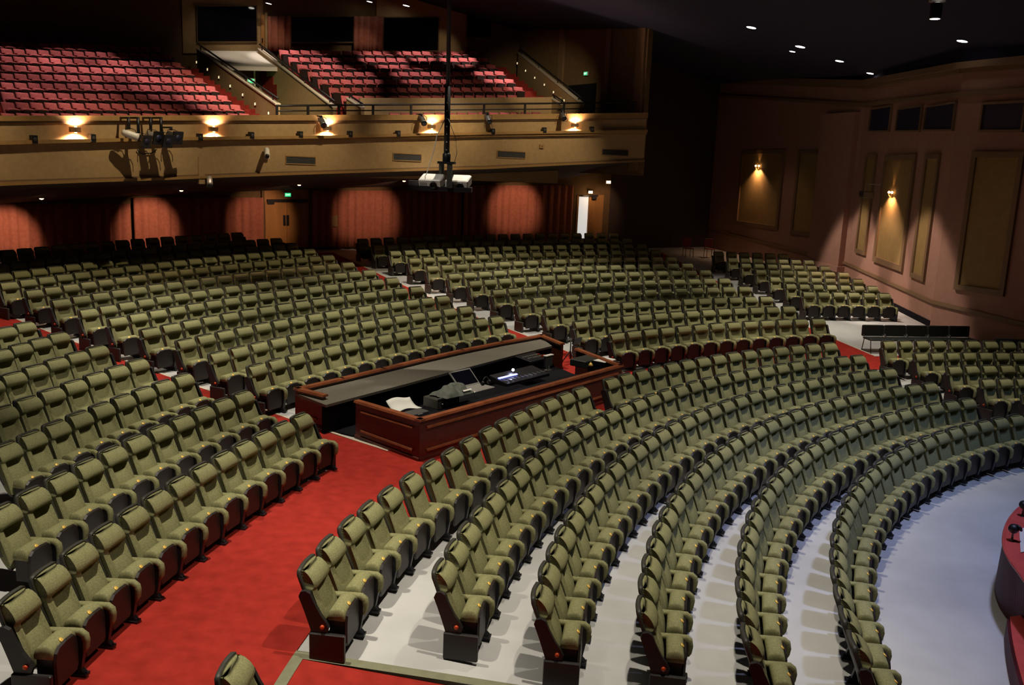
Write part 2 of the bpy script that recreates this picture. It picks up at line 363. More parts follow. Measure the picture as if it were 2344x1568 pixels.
MB().sector(RF - .05, RF, tf0, tf1, z_l1, lambda t: z_l1(t) + .05, 60).build('base_moulding', M['frame'], fas)
# soffit falling to the back wall
z_sb = line_z(RW - .1, [(-130, 478), (95, 462), (400, 445), (655, 436), (920, 427), (1200, 417), (1400, 402)])
mbs = MB(); n_ = 40; vs = []; fs = []
for i in range(n_ + 1):
    t = lerp(tf0, tf1, i / n_)
    vs += [pol(RF + .1, t, z_low(t) + .02), pol(RW + .1, t, z_sb(t)), pol(RW + .1, t, z_sb(t) + .25), pol(RF + .1, t, z_low(t) + .30)]
for i in range(n_):
    for k in range(4): a = i * 4 + k; b = i * 4 + (k + 1) % 4; fs.append((a, b, b + 4, a + 4))
mbs.add(vs, fs); struct(mbs.build('ceiling', M['soffit']))
# ------------------------------------------------------------------ green theatre seats
def backrest_mesh():
    mb = MB(); nz, nx = 16, 14
    Z = [0.285, .34, .41, .48, .55, .62, .675, .705, .718, .732, .76, .80, .84, .875, .896, .903]
    Y = [.250, .246, .234, .214, .188, .160, .137, .126, .124, .136, .144, .132, .108, .076, .042, .010]
    HW = [.190, .208, .216, .218, .217, .215, .213, .212, .211, .210, .209, .208, .205, .198, .188, .178]
    RC = [0, 0, .004, .012, .028, .056, .086, .100, .086, .0, -.010, -.012, -.012, -.010, -.004, 0]
    def pt(i, j):
        u = -1 + 2 * j / nx; x = u * HW[i]; a = abs(u)
        k = 1.0 if a < .54 else max(0.0, 1 - (a - .54) / .12)
        rnd = .0 if a < .8 else -.03 * ((a - .8) / .2) ** 2
        return (x, Y[i] - RC[i] * k + rnd, Z[i])
    vs = [pt(i, j) for i in range(nz) for j in range(nx + 1)]; fs = []
    w = nx + 1
    for i in range(nz - 1):
        for j in range(nx): a = i * w + j; fs.append((a, a + w, a + w + 1, a + 1)[::-1])
    # sides and top closed to the shell plane
    base = len(vs)
    back = lambda z: interp(z, (.285, .60, .72, .90), (.17, .045, -.01, -.065))
    for i in range(nz):
        for sx in (-1, 1): vs.append((sx * HW[i], back(Z[i]), Z[i]))
    for i in range(nz - 1):
        fs.append((i * w, (i + 1) * w, base + 2 * (i + 1), base + 2 * i)[::-1])
        fs.append((i * w + nx, (i + 1) * w + nx, base + 2 * (i + 1) + 1, base + 2 * i + 1))
    fs.append(tuple([(nz - 1) * w + j for j in range(w)] + [base + 2 * nz - 1, base + 2 * nz - 2])[::-1])
    mb.add(vs, fs, True)
    return mb
def shell_mesh():
    mb = MB(); n = 9
    zs = [.25, .35, .48, .62, .76, .86, .905, .922]; yb = [.155, .118, .066, .008, -.045, -.086, -.094, -.086]; hw = [.17, .205, .225, .228, .224, .216, .204, .186]
    vs = []
    for z, y, h in zip(zs, yb, hw):
        for j in range(n): u = -1 + 2 * j / (n - 1); vs.append((u * h, y + .02 * u * u, z))
        for j in range(n - 1, -1, -1): u = -1 + 2 * j / (n - 1); vs.append((u * h, y + .045 + .02 * u * u, z))
    w = 2 * n; fs = []
    for i in range(len(zs) - 1):
        for k in range(w): a = i * w + k; b = i * w + (k + 1) % w; fs.append((a, b, b + w, a + w))
    fs += [tuple(range(w - 1, -1, -1)), tuple(range((len(zs) - 1) * w, len(zs) * w))]
    return mb.add(vs, fs, True)
def cushion_mesh():                                     # folded seat: only its rounded nose shows
    mb = MB(); pr_ = [(.265, .40), (.258, .455), (.268, .490), (.292, .512), (.33, .523), (.375, .522), (.415, .510), (.435, .490), (.442, .460), (.442, .40)]
    ws = [(-.205, .5), (-.198, .85), (-.18, 1), (-.06, 1.03), (.06, 1.03), (.18, 1), (.198, .85), (.205, .5)]
    vs = []
    for x, k in ws: vs += [(x, y, .40 + (z - .40) * k) for y, z in pr_]
    n = len(pr_); fs = []
    for i in range(len(ws) - 1):
        for q in range(n): a = i * n + q; b = i * n + (q + 1) % n; fs.append((a, a + n, b + n, b))
    fs += [tuple(range(n)), tuple(range(len(vs) - 1, len(vs) - n - 1, -1))]
    return mb.add(vs, fs, True)
def pan_mesh():
    mb = MB(); mb.box(-.19, .19, .275, .43, .14, .41)
    out = [(-.165, .10), (.165, .10), (.20, .15), (.205, .37), (.185, .455), (.13, .495), (.0, .505), (-.13, .495), (-.185, .455), (-.205, .37), (-.20, .15)]
    n = len(out); vs = [(x, .442, z) for x, z in out] + [(x * .93, .466, .30 + (z - .30) * .94) for x, z in out]
    fs = [tuple(range(n)), tuple(range(2 * n - 1, n - 1, -1))] + [(i, n + i, n + (i + 1) % n, (i + 1) % n) for i in range(n)]
    return mb.add(vs, fs)
def arm_mesh(x=-.2425, hw=.036):
    path = [(.12, .425, .018), (.16, .448, .026), (.40, .458, .028), (.475, .455, .032), (.512, .425, .034), (.524, .375, .030), (.520, .30, .024), (.51, .26, .012)]
    mb = MB(); vs = []
    for i, (y, z, t) in enumerate(path):
        a = path[max(0, i - 1)]; b = path[min(len(path) - 1, i + 1)]; dy, dz = b[0] - a[0], b[1] - a[1]; L = math.hypot(dy, dz); ny, nz_ = -dz / L, dy / L
        for u, v in ((-1, -.6), (-1, .5), (-.6, 1), (.6, 1), (1, .5), (1, -.6), (.6, -1), (-.6, -1)): vs.append((x + u * hw, y + ny * v * t, z + nz_ * v * t))
    fs = []
    for i in range(len(path) - 1):
        for k in range(8): a = i * 8 + k; b = i * 8 + (k + 1) % 8; fs.append((a, b, b + 8, a + 8))
    fs += [tuple(range(7, -1, -1)), tuple(range(len(vs) - 8, len(vs)))]
    return mb.add(vs, fs, True)
def standard_mesh(x=-.2425):
    mb = MB(); mb.prism_x([(.14, 0.0), (.50, 0.0), (.50, .04), (.47, .07), (.505, .27), (.49, .43), (.09, .43), (.13, .30), (.20, .20), (.16, .05), (.14, .04)], x - .030, x + .030)
    mb.box(x - .045, x + .045, .12, .52, 0, .025); return mb
def endpanel_mesh(x):
    mb = MB(); s = 1 if x > 0 else -1
    mb.box(min(x, x + s * .05), max(x, x + s * .05), .10, .475, 0.0, .30, bev=.008)
    mb.prism_x([(.13, .26), (.27, .28), (.30, .36), (.27, .42), (.21, .50), (.145, .62), (.10, .72), (.05, .745), (.00, .73), (-.02, .68), (.02, .58), (.07, .44)], min(x - s * .02, x + s * .025), max(x - s * .02, x + s * .025))
    return mb
def plate_mesh(): return MB().lathe([(.027, 0), (.027, .006), (.020, .010)], 10, Matrix.Translation((0.02, .424, .505)) @ Matrix.Rotation(-.75, 4, 'X'))
def light_mesh(x):
    s = 1 if x > 0 else -1
    return MB().lathe([(.024, 0), (.024, .02), (.016, .03)], 10, Matrix.Translation((x + s * .02, .235, .37)) @ Matrix.Rotation(s * PI / 2, 4, 'Y'))
G = dict(backrest=(backrest_mesh().mesh('backrest', M['fabric']), None), back_shell=(shell_mesh().mesh('back_shell', M['shell']), 'charcoal back shell'),
         seat_cushion=(cushion_mesh().mesh('seat_cushion', M['fabric']), None), seat_pan=(pan_mesh().mesh('seat_pan', M['pan']), 'dark brown seat pan'),
         number_plate=(plate_mesh().mesh('number_plate', M['brass']), 'brass number plate'), armrest=(arm_mesh().mesh('armrest', M['fabric']), None),
         seat_standard=(standard_mesh().mesh('seat_standard', M['black']), 'black metal standard'))
EP = {s: (endpanel_mesh(s * .27).mesh('end_panel', M['endp']), light_mesh(s * .27).mesh('row_light', M['orange'])) for s in (-1, 1)}
# rows: radius at seat 0, radius growth per seat, angle of seat 0, angle per seat, first, last
ROWS = {
 'F1': (18.60, -0.005, 3.0094, -0.03128, 0, 31), 'F2': (17.41, -0.0010, 2.9886, -0.03135, 0, 30), 'F3': (16.32, -0.0002, 2.9972, -0.03357, 0, 28),
 'F4': (15.23, -0.0003, 2.9882, -0.03596, 0, 26), 'F5': (14.16, 0.0001, 3.0002, -0.03906, 0, 24), 'F6': (13.05, 0.0026, 2.8950, -0.04197, -2, 23),
 'L1': (21.10, 0.0170, 3.0811, -0.02521, 0, 12), 'L2': (22.85, 0.0356, 2.7561, -0.02437, -12, 0), 'L3': (24.39, 0.0574, 2.7455, -0.02210, -11, 0),
 'L4': (25.76, 0.0939, 2.7345, -0.02256, -9, 0), 'L5': (27.12, 0.1240, 2.7237, -0.02149, -7, 0), 'L6': (28.56, 0.1502, 2.7132, -0.01970, -5, 0), 'L7': (29.85, 0.1555, 2.7062, -0.01921, -3, 0),
 'M1': (23.92, 0.0205, 2.6862, -0.02398, 0, 14), 'M2': (25.15, 0.0355, 2.6760, -0.02370, 0, 14), 'M3': (26.43, 0.0506, 2.6628, -0.02236, 0, 15), 'M4': (27.73, 0.0697, 2.6557, -0.02243, 0, 15),
 'M5': (29.10, 0.0824, 2.6469, -0.02099, 0, 16), 'M6': (30.28, 0.1023, 2.6430, -0.01983, 0, 17), 'M7': (31.67, 0.1214, 2.6345, -0.01973, 0, 17), 'M8': (33.13, 0.1239, 2.6268, -0.01758, 0, 19),
 'M9': (34.46, 0.1467, 2.6223, -0.01760, 0, 19), 'M10': (35.80, 0.1603, 2.6041, -0.01677, -1, 19), 'M11': (37.2, 0.165, 2.5990, -0.01660, -1, 19), 'M12': (39.4, 0.165, 2.5900, -0.01600, -2, 18),
 'R1': (21.30, 0.0006, 2.2826, -0.02916, 0, 12), 'R2': (22.80, 0.0247, 2.2745, -0.02734, 0, 13), 'R3': (24.44, 0.0233, 2.2586, -0.02512, 0, 14), 'R4': (25.95, 0.0479, 2.2497, -0.02548, 0, 14),
 'R5': (27.51, 0.0560, 2.2400, -0.02366, 0, 15), 'R6': (29.13, 0.0713, 2.2314, -0.02222, 0, 16), 'R7': (30.58, 0.0862, 2.2264, -0.02212, 0, 16), 'R8': (32.28, 0.0905, 2.2204, -0.02080, 0, 17),
 'R9': (34.12, 0.0975, 2.2103, -0.01945, 0, 18), 'R10': (36.02, 0.1074, 2.2037, -0.01943, 0, 18), 'R11': (37.78, 0.1176, 2.1990, -0.01832, 0, 19), 'R12': (39.68, 0.1297, 2.1931, -0.01733, 0, 20),
 'f1': (25.61, -0.0128, 1.8195, -0.02268, 0, 5), 'f2': (27.21, -0.0300, 1.8099, -0.01950, 0, 6), 'f3': (28.71, -0.0136, 1.8031, -0.01976, 0, 6), 'f4': (30.49, -0.0329, 1.7917, -0.01908, 0, 6),
 'f5': (32.15, -0.0348, 1.7862, -0.01793, 0, 6), 'f6': (33.77, -0.0149, 1.7814, -0.01735, 0, 6), 'f7': (35.77, -0.0482, 1.7746, -0.01705, 0, 5),
 'g1': (18.38, -0.0252, 1.9347, -0.02883, 0, 8), 'g2': (17.27, -0.0201, 1.9342, -0.02871, 0, 7), 'g3': (16.17, -0.0209, 1.9350, -0.0325, 0, 5), 'g4': (15.18, -0.0358, 1.9343, -0.0325, 0, 4), 'g5': (14.1, -.03, 1.93, -.036, 0, 2),
 'n1': (18.78, 0, 3.1213, -0.03, 0, 0),
}
ROWNAME = {'F1': 'front block row nearest the desk', 'F2': 'second curved row below the desk', 'F3': 'third curved row below the desk', 'F4': 'fourth curved row below the desk', 'F5': 'fifth curved row below the desk', 'F6': 'curved row on the lavender floor',
           'L1': 'near block row along red carpet', 'M1': 'row directly behind the desk', 'R1': 'first row right of the desk', 'f1': 'first row by the panelled wall', 'g1': 'row in front of the bench'}
for k in range(2, 8): ROWNAME['L%d' % k] = 'near block %s row from carpet' % ORD[k]
for k in range(2, 13): ROWNAME['M%d' % k] = 'middle block %s row behind desk' % ORD[k]; ROWNAME['R%d' % k] = 'right block %s row from carpet' % ORD[k]
for k in range(2, 8): ROWNAME['f%d' % k] = 'wall-side block %s row from carpet' % ORD[k]
for k in range(2, 6): ROWNAME['g%d' % k] = '%s row below the bench' % ORD[k - 1]
F1R = (18.72, 18.72, 18.70, 18.665, 18.63, 18.58, 18.535, 18.505, 18.50); F1T = (3.0145, 2.9852, 2.9530, 2.9249, 2.8941, 2.8612, 2.8275, 2.7935, 2.7586)
seats = []
for rn, (ra, dr_, ta, dt_, i0, i1) in ROWS.items():
    for i in range(i0, i1 + 1):
        if rn == 'F1' and i == 16: continue
        r = ra + dr_ * i; t = ta + dt_ * i
        if rn == 'F1': r, t = (F1R[i], F1T[i]) if i < 9 else (18.485, 2.7225 - .03103 * (i - 9))
        p = pol(r, t, zfl(r))
        q = p + Vector((0, 0, .6)) - EYE; dep = q.dot(fw)
        if dep < 1: continue
        px = W / 2 + F * q.dot(rt) / dep; py = H / 2 - F * q.dot(up) / dep
        vis = -25 < px < W + 25 and -20 < py < H + 45
        seats.append((rn, i, p, t, min(1.12, max(.86, abs(dt_) * r / .56)), vis, dep, i0, i1))
inview = sorted([s for s in seats if s[5]], key=lambda s: s[6])
single = set((s[0], s[1]) for s in inview[:300])
rest = MB(); rest_m = []; REST = [M['fabric'], M['shell'], M['pan'], M['brass'], M['black']]
low = [(G['backrest'][0], 0), (G['back_shell'][0], 1), (G['seat_cushion'][0], 0), (G['seat_pan'][0], 2), (G['number_plate'][0], 3), (G['armrest'][0], 0), (G['seat_standard'][0], 4)]
lowd = [([v.co.copy() for v in me.vertices], [tuple(p.vertices) for p in me.polygons], [p.use_smooth for p in me.polygons], k) for me, k in low]
proto = None
for rn, i, p, t, sx, vis, dep, i0, i1 in seats:
    mtx = Matrix.Translation(p) @ Matrix.Rotation(t + PI / 2, 4, 'Z') @ Matrix.Diagonal((sx, 1, 1, 1))
    first, last = i == i0 and rn[0] != 'L' or (rn == 'L1' and i == 0), i == i1
    if rn == 'F1' and i == 15: last = True
    if rn == 'F1' and i == 17: first = True
    ends = ([1] if first else []) + ([-1] if last else [])
    if (rn, i) in single:
        if rn[0] == 'L': k = i1 - i + 1; frm = 'aisle end'
        elif rn == 'F6': k = len([q for q in seats if q[0] == rn and q[1] <= i and q[5]]); frm = 'bottom edge'
        else: k = i - i0 + 1; frm = 'near end' if rn[0] == 'F' else 'left end'
        if rn == 'F1' and i > 16: k -= 1
        lab = 'green theatre seat, %s from the %s of the %s' % (ORD[k], frm, ROWNAME.get(rn, 'row'))
        if rn == 'n1': lab = 'single green theatre seat standing by itself at the near edge of red carpet'
        s = thing('theatre_chair', lab, 'theatre chair', group='green theatre seats on the main floor')
        s.matrix_world = mtx
        for nm, (me, lb) in G.items():
            if proto is None or nm not in proto:
                o = bpy.data.objects.new(nm, me); proto = proto or {}; proto[nm] = o
                if lb: o['label'] = lb
            else: o = proto[nm].copy()
            C.objects.link(o); o.parent = s
        for e_ in ends:
            o = bpy.data.objects.new('end_panel', EP[e_][0]); C.objects.link(o); o.parent = s; o['label'] = 'charcoal end panel'
            o = bpy.data.objects.new('row_light', EP[e_][1]); C.objects.link(o); o.parent = s; o['label'] = 'orange row light'
    elif vis:
        for vs_, fs_, sm_, k in lowd:
            n = len(rest.v); rest.v += [mtx @ v for v in vs_]; rest.f += [tuple(q + n for q in f) for f in fs_]; rest.smooth += sm_; rest_m += [k] * len(fs_)
        for e_ in ends:
            me = EP[e_][0]; n = len(rest.v); rest.v += [mtx @ v.co for v in me.vertices]; rest.f += [tuple(q + n for q in f.vertices) for f in me.polygons]; rest.smooth += [False] * len(me.polygons); rest_m += [1] * len(me.polygons)
ro = rest.build('distant_theatre_chairs', REST); ro.data.polygons.foreach_set('material_index', rest_m)
ro['kind'] = 'stuff'; ro['label'] = 'hundreds of more distant green theatre seats in rows towards the back wall'; ro['category'] = 'theatre chairs'
# ------------------------------------------------------------------ balcony seats on stepped terraces
def red_back():
    mb = MB(); n = 6
    Z = (.34, .44, .55, .66, .75, .785, .80); Y = (.16, .14, .105, .065, .030, .012, -.012); HW = (.225, .235, .243, .247, .245, .240, .228); D = (.05, .06, .065, .06, .055, .045, .02)
    vs = []
    for z, y, h, d in zip(Z, Y, HW, D):
        for j in range(n + 1): u = -1 + 2 * j / n; vs.append((u * h, y - .012 * u ** 4, z))
        for j in range(n, -1, -1): u = -1 + 2 * j / n; vs.append((u * h, y - d - .01, z))
    w = 2 * (n + 1); fs = []
    for i in range(len(Z) - 1):
        for k in range(w): a = i * w + k; b = i * w + (k + 1) % w; fs.append((a, b, b + w, a + w))
    fs += [tuple(range(w - 1, -1, -1)), tuple(range((len(Z) - 1) * w, len(Z) * w))]
    return mb.add(vs, fs, True)
def red_seat():
    mb = MB(); pr_ = [(.15, .55), (.15, .625), (.20, .642), (.28, .640), (.345, .625), (.355, .598), (.34, .55)]
    ws = [(-.225, .35), (-.19, .85), (-.09, 1.0), (.09, 1.0), (.19, .85), (.225, .35)]; vs = []; n = len(pr_)
    for x, k in ws: vs += [(x, y, .55 + (z - .55) * k) for y, z in pr_]
    fs = [(i * n + q, (i + 1) * n + q, (i + 1) * n + (q + 1) % n, i * n + (q + 1) % n) for i in range(len(ws) - 1) for q in range(n)]
    fs += [tuple(range(n)), tuple(range(len(vs) - 1, len(vs) - n - 1, -1))]
    return mb.add(vs, fs, True)
def red_pan():
    return MB().hexa([Vector(q) for q in ((-.18, .18, .16), (.18, .18, .16), (.18, .34, .16), (-.18, .34, .16))], [Vector(q) for q in ((-.215, .17, .590), (.215, .17, .590), (.215, .372, .590), (-.215, .372, .590))])
def red_arm():
    mb = MB()
    mb.box(-.290, -.243, .06, .30, .640, .668, bev=.006); mb.prism_x([(.06, .0), (.22, .0), (.22, .30), (.26, .64), (.06, .64), (.06, .30)], -.275, -.258); return mb
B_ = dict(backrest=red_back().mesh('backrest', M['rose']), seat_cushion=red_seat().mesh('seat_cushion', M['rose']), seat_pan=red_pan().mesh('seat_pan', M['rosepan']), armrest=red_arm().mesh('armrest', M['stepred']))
bproto = {}
BROWS = [('A', 0, 35.75, (0, 259.5), (572, 260), 19)] + [('A', k, 36.5 + .9 * (k - 1), (0, yl), (xe, ye), n) for k, (yl, xe, ye, n) in enumerate(
    ((234, 551, 240, 19), (211, 522, 218.7, 18), (188.7, 494, 197.5, 18), (168, 466.6, 178.5, 17), (148.5, 439, 160, 16), (128.5, 415, 143, 16), (111, 391, 124.5, 15), (95, 367, 108.5, 14)), 1)]
BROWS += [('B', k, 38.6 + .9 * k, (xa, ya), (xb, yb), n) for k, (xa, ya, xb, yb, n) in enumerate(
    ((779, 219.5, 1185, 217.5, 16), (751, 200.8, 1197.6, 199, 18), (725, 182, 1177, 181, 18), (702.5, 164.8, 1154.5, 163, 18), (678, 148, 1135.6, 147.5, 18), (657.7, 131.5, 1116.7, 132, 19), (637, 114.5, 1096, 117.5, 20)))]
BROWS += [('C', 0, 35.75, (890, 258.5), (1240, 257), 14)]
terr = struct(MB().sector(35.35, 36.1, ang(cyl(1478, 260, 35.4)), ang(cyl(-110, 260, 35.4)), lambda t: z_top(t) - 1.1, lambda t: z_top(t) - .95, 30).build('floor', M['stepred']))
BLK = {'A': 'balcony block left of the gangway', 'B': 'balcony block right of the gangway', 'C': 'low row behind balcony rail'}
for blk, k, R, (xa, ya), (xb, yb), n in BROWS:
    pa, pb = cyl(xa, ya, R), cyl(xb, yb, R); ta, tb = ang(pa), ang(pb)
    step = (ta - tb) / n; sx = step * R / .56
    zt = lambda t: lerp(pa.z, pb.z, (ta - t) / (ta - tb))
    # terrace under the row, running on to the stairs
    te = tb - (1.35 / R if blk != 'C' else .02); tl = ta + (.35 if blk == 'A' else .02)
    if k > 0 or blk == 'B':
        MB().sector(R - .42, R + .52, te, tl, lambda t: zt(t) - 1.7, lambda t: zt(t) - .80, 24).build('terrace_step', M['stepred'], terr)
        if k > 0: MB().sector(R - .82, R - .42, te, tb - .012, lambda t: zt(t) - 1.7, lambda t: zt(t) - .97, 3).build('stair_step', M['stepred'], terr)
    extra = 3 if blk == 'A' else 0
    for i in range(-extra, n):
        t = ta - (i + .5) * step; p = pol(R, t, zt(t) - .80)
        if i < 0:
            q = p - EYE; px = W / 2 + F * q.dot(rt) / q.dot(fw)
            if px < -12: continue
        j = n - i
        lab = 'red seat, %s from the stairs in row %s, %s' % (ORD[j], ['one', 'two', 'three', 'four', 'five', 'six', 'seven', 'eight', 'nine'][k], BLK[blk].replace('balcony block', 'block')) if blk != 'C' else 'red balcony seat, %s from its right end in the low row behind the railing' % ORD[j]
        s = thing('balcony_chair', lab, 'balcony chair', group='red seats in the balcony')
        s.matrix_world = Matrix.Translation(p) @ Matrix.Rotation(t + PI / 2, 4, 'Z') @ Matrix.Diagonal((sx, 1, 1, 1))
        for nm, me in B_.items():
            if nm not in bproto:
                o = bpy.data.objects.new(nm, me); bproto[nm] = o
                if nm == 'seat_pan': o['label'] = 'glossy dark seat pan'
            else: o = bproto[nm].copy()
            C.objects.link(o); o.parent = s
# rear wall of the balcony with control-room windows
RBW = 45.2
tA, tB = ang(cyl(-130, 60, RBW)), ang(cyl(1192, 60, RBW))
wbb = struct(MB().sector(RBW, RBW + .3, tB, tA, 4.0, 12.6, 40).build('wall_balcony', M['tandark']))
def wall_patch(name, x0, y0, x1, y1, m, th, parent=None, R=RBW):
    a, b = cyl(x0, y1, R), cyl(x1, y1, R); c, d = cyl(x0, y0, R), cyl(x1, y0, R); ta, tb = ang(a), ang(b)
    lz = lambda p, q: (lambda t: lerp(p.z, q.z, (ta - t) / (ta - tb)))
    return MB().sector(R - th, R, tb, ta, lz(a, b), lz(c, d), 6).build(name, M[m], parent)
wall_patch('wall_panel', 418, -20, 602, 122, 'tan', .06, wbb); wall_patch('wall_panel', 860, -10, 1068, 122, 'tan', .05, wbb)
for i, (x0, y0, x1, y1) in enumerate(((450, 15, 585, 95), (665, 39, 805, 96), (876, 41, 1000, 116), (1067, 20, 1122, 86))):
    w_ = struct(wall_patch('window_%d' % (i + 1), x0, y0, x1, y1, 'glass', .09))
    f = MB()
    for a in ((x0 - 2, y0 - 2, x1 + 2, y0), (x0 - 2, y1, x1 + 2, y1 + 3), (x0 - 2, y0, x0, y1), (x1, y0, x1 + 2, y1)):
        q = wall_patch('window_frame', *a, 'tandark', .14, w_, RBW)
d1 = struct(wall_patch('door_1', 596, 34, 606, 112, 'door', .10)); wall_patch('door_frame', 604, 30, 610, 112, 'tan', .16, d1)
wall_patch('handle', 597, 88, 599, 98, 'black', .15, d1)
def curtain(label, x0, x1, y0, y1, R, m, period=.34, amp=.06):
    a, b, c, d = cyl(x0, y1, R), cyl(x1, y1, R), cyl(x0, y0, R), cyl(x1, y0, R); ta, tb = ang(a), ang(b); L = (ta - tb) * R; n = max(24, int(L / period * 8))
    def fn(u, v):
        t = lerp(ta, tb, u); s = u * L
        r = R - .14 - amp * math.sin(2 * PI * s / period + .8 * math.sin(s * 2.3)) - .4 * amp * math.sin(2 * PI * s / (period * .43) + 1) * (1 - .4 * v)
        return pol(r, t, lerp(lerp(a.z, b.z, u), lerp(c.z, d.z, u), v))
    mb = MB().grid(fn, n, 4); o = mb.build('curtain', M[m]); o.modifiers.new('thick', 'SOLIDIFY').thickness = .02
    return tag(o, label, 'curtain')
curtain('pinkish curtain beside the balcony control room window and door', 610, 662, 38, 118, RBW, 'curtain')
curtain('brownish curtain hanging between two dark balcony windows', 806, 872, 38, 118, RBW, 'curtain')
# gangway between the two blocks
def slope_wall(name, a, Ra, b, Rb, drop, m='tan', th=.14):
    A, B = cyl(*a, Ra), cyl(*b, Rb); d = (B - A); n = Vector((d.y, -d.x, 0)).normalized()
    if n.dot(EYE - A) > 0: n = -n
    bb = [Vector((A.x, A.y, A.z - drop)), Vector((B.x, B.y, B.z - drop * .75)), Vector((B.x, B.y, B.z - drop * .75)) + n * th, Vector((A.x, A.y, A.z - drop)) + n * th]
    o = struct(MB().hexa(bb, [A, B, B + n * th, A + n * th]).build(name, M[m]))
    up_ = Vector((0, 0, .05)); MB().hexa([A - n * .03, B - n * .03, B + n * (th + .03), A + n * (th + .03)], [A - n * .03 + up_, B - n * .03 + up_, B + n * (th + .03) + up_, A + n * (th + .03) + up_]).build('coping', M['edge'], o)
    return o, A, B, n
def handrail(label, A, B, n, h=.22, posts=4):
    t = thing('handrail', label, 'handrail', A)
    inv = Matrix.Translation(-A); off = n * .07
    m = MB().tube([A - A + off + Vector((0, 0, h)), B - A + off + Vector((0, 0, h))], .035, 8); m.build('rail', M['black'], t)
    for i in range(posts):
        q = (B - A) * ((i + .12) / (posts - .7)); MB().tube([q + off, q + off + Vector((0, 0, h))], .026, 6).build('post', M['black'], t)
gl, A1, B1, n1 = slope_wall('wall_gangway', (450, 113), 44.6, (632, 240), 35.9, 3.0)
gr, A2, B2, n2 = slope_wall('wall_gangway', (591, 113), 44.6, (762, 246), 36.3, 3.2)
g3, A3, B3, n3 = slope_wall('wall_gangway', (1186, 122), 44.6, (1330, 238), 36.6, 3.0)
handrail('sloping black handrail on the gangway parapet beside the larger red block', A1, B1, n1)
handrail('sloping black handrail on the gangway parapet nearer the projector pole', A2, B2, n2)
handrail('sloping black handrail on the parapet beside the dark balcony side wall', A3, B3, n3)
def step_light(px, py, A, B, par):
    p = on_plane(px, py, A, B); d = (B - A); d.z = 0; d.normalize(); n = Vector((d.y, -d.x, 0))
    if n.dot(EYE - p) < 0: n = -n
    mm = frame_at(p, n)
    o = MB().box(-.09, .09, -.005, .02, -.08, .08).build('step_light', M['frame'], par, mm)
    MB().box(-.05, .05, .02, .03, -.045, .045).build('lens', M['lampstep'], o)
for q in ((428, 125), (451, 142.5), (476, 159), (502, 177), (528, 197), (556.6, 217), (585, 238), (616, 259)): step_light(*q, A1, B1, gl)
for q in ((1185, 145), (1204, 162), (1225, 178), (1247, 194), (1268, 211), (1292, 230)): step_light(*q, A3, B3, g3)
# pale hood over the gangway mouth, and the passage behind it
h1, h2, h3, h4 = cyl(466, 116, 44.9), cyl(594, 117, 44.9), cyl(637, 154, 42.2), cyl(520, 151, 42.2)
dn = Vector((0, 0, -.16))
hood = struct(MB().hexa([h1 + dn, h2 + dn, h3 + dn, h4 + dn], [h1, h2, h3, h4]).build('ceiling', M['whitewall']))
wall_patch('passage_wall', 515, 150, 642, 262, 'tandark', .1, wbb, 44.0); wall_patch('passage_door', 592, 184, 622, 262, 'frame', .12, wbb, 43.9)
wall_patch('passage_post', 581, 157, 584, 200, 'edge', .04, wbb, 43.0)
# low wall in front of the right-hand block with a short end parapet
t0_, t1_ = ang(cyl(1283, 240, 37.9)), ang(cyl(822, 240, 37.9))
lw = struct(MB().sector(37.8, 37.95, t0_, t1_, lambda t: 3.5, line_z(37.8, [(822, 224), (1050, 224), (1283, 222)]), 20).build('wall_balcony', M['tan']))
s5, A5, B5, n5 = slope_wall('wall_gangway', (793, 226), 37.9, (826, 247), 36.4, 1.6); handrail('short black handrail on the stub parapet at the start of the low wall', A5, B5, n5, .16, 2)
s6, A6, B6, n6 = slope_wall('wall_gangway', (1262, 226), 37.9, (1285, 240), 36.4, 1.6); handrail('short black handrail at the far end of the low balcony wall', A6, B6, n6, .16, 2)
# front railing
Rr = RF + .25
rail = thing('balcony_railing', 'black two-bar metal railing on posts along the balcony front', 'railing')
zr1 = line_z(Rr, [(630, 242), (850, 240), (1100, 238), (1460, 234)]); zr2 = line_z(Rr, [(630, 254), (850, 253), (1100, 251), (1460, 247)])
ra_, rb_ = ang(cyl(632, 242, Rr)), ang(cyl(1458, 236, Rr))
MB().tube([pol(Rr, lerp(ra_, rb_, i / 24), zr1(lerp(ra_, rb_, i / 24))) for i in range(25)], .035, 8).build('top_bar', M['black'], rail)
MB().tube([pol(Rr, lerp(ra_, rb_, i / 24), zr2(lerp(ra_, rb_, i / 24))) for i in range(25)], .024, 8).build('lower_bar', M['black'], rail)
for x in (634, 705, 776, 854, 941, 1024, 1108, 1202, 1291, 1375, 1450):
    t = ang(cyl(x, 245, Rr)); MB().box(-.04, .04, -.025, .025, z_top(t), zr1(t), frame_at(pol(Rr, t), (math.cos(t), math.sin(t)))).build('post', M['black'], rail)
# dark side wall of the balcony
W1, W2 = cyl(1190, 60, RBW), cyl(1480, 150, 35.2)
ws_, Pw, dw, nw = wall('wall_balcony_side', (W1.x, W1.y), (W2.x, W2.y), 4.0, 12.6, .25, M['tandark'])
for x0, x1 in ((1284, 1294), (1392, 1402), (1462, 1480)):
    s0, _ = sz(Pw, dw, W1, W2, x0, 100); s1, _ = sz(Pw, dw, W1, W2, x1, 100)
    e = MB(); slab(e, Pw, dw, nw, s0, s1, 4.2, 4.2, 12, 12, 0, .12); e.build('pilaster', M['frame'], ws_)
s0, z1_ = sz(Pw, dw, W1, W2, 1303, 196); s1, z0_ = sz(Pw, dw, W1, W2, 1362, 262)
e = MB(); slab(e, Pw, dw, nw, s0, s1, z0_, z0_, z1_, z1_, 0, .05); struct(e.build('dark_doorway', M['darkwood']))  # near-black slab stands in for the darkness inside the door opening
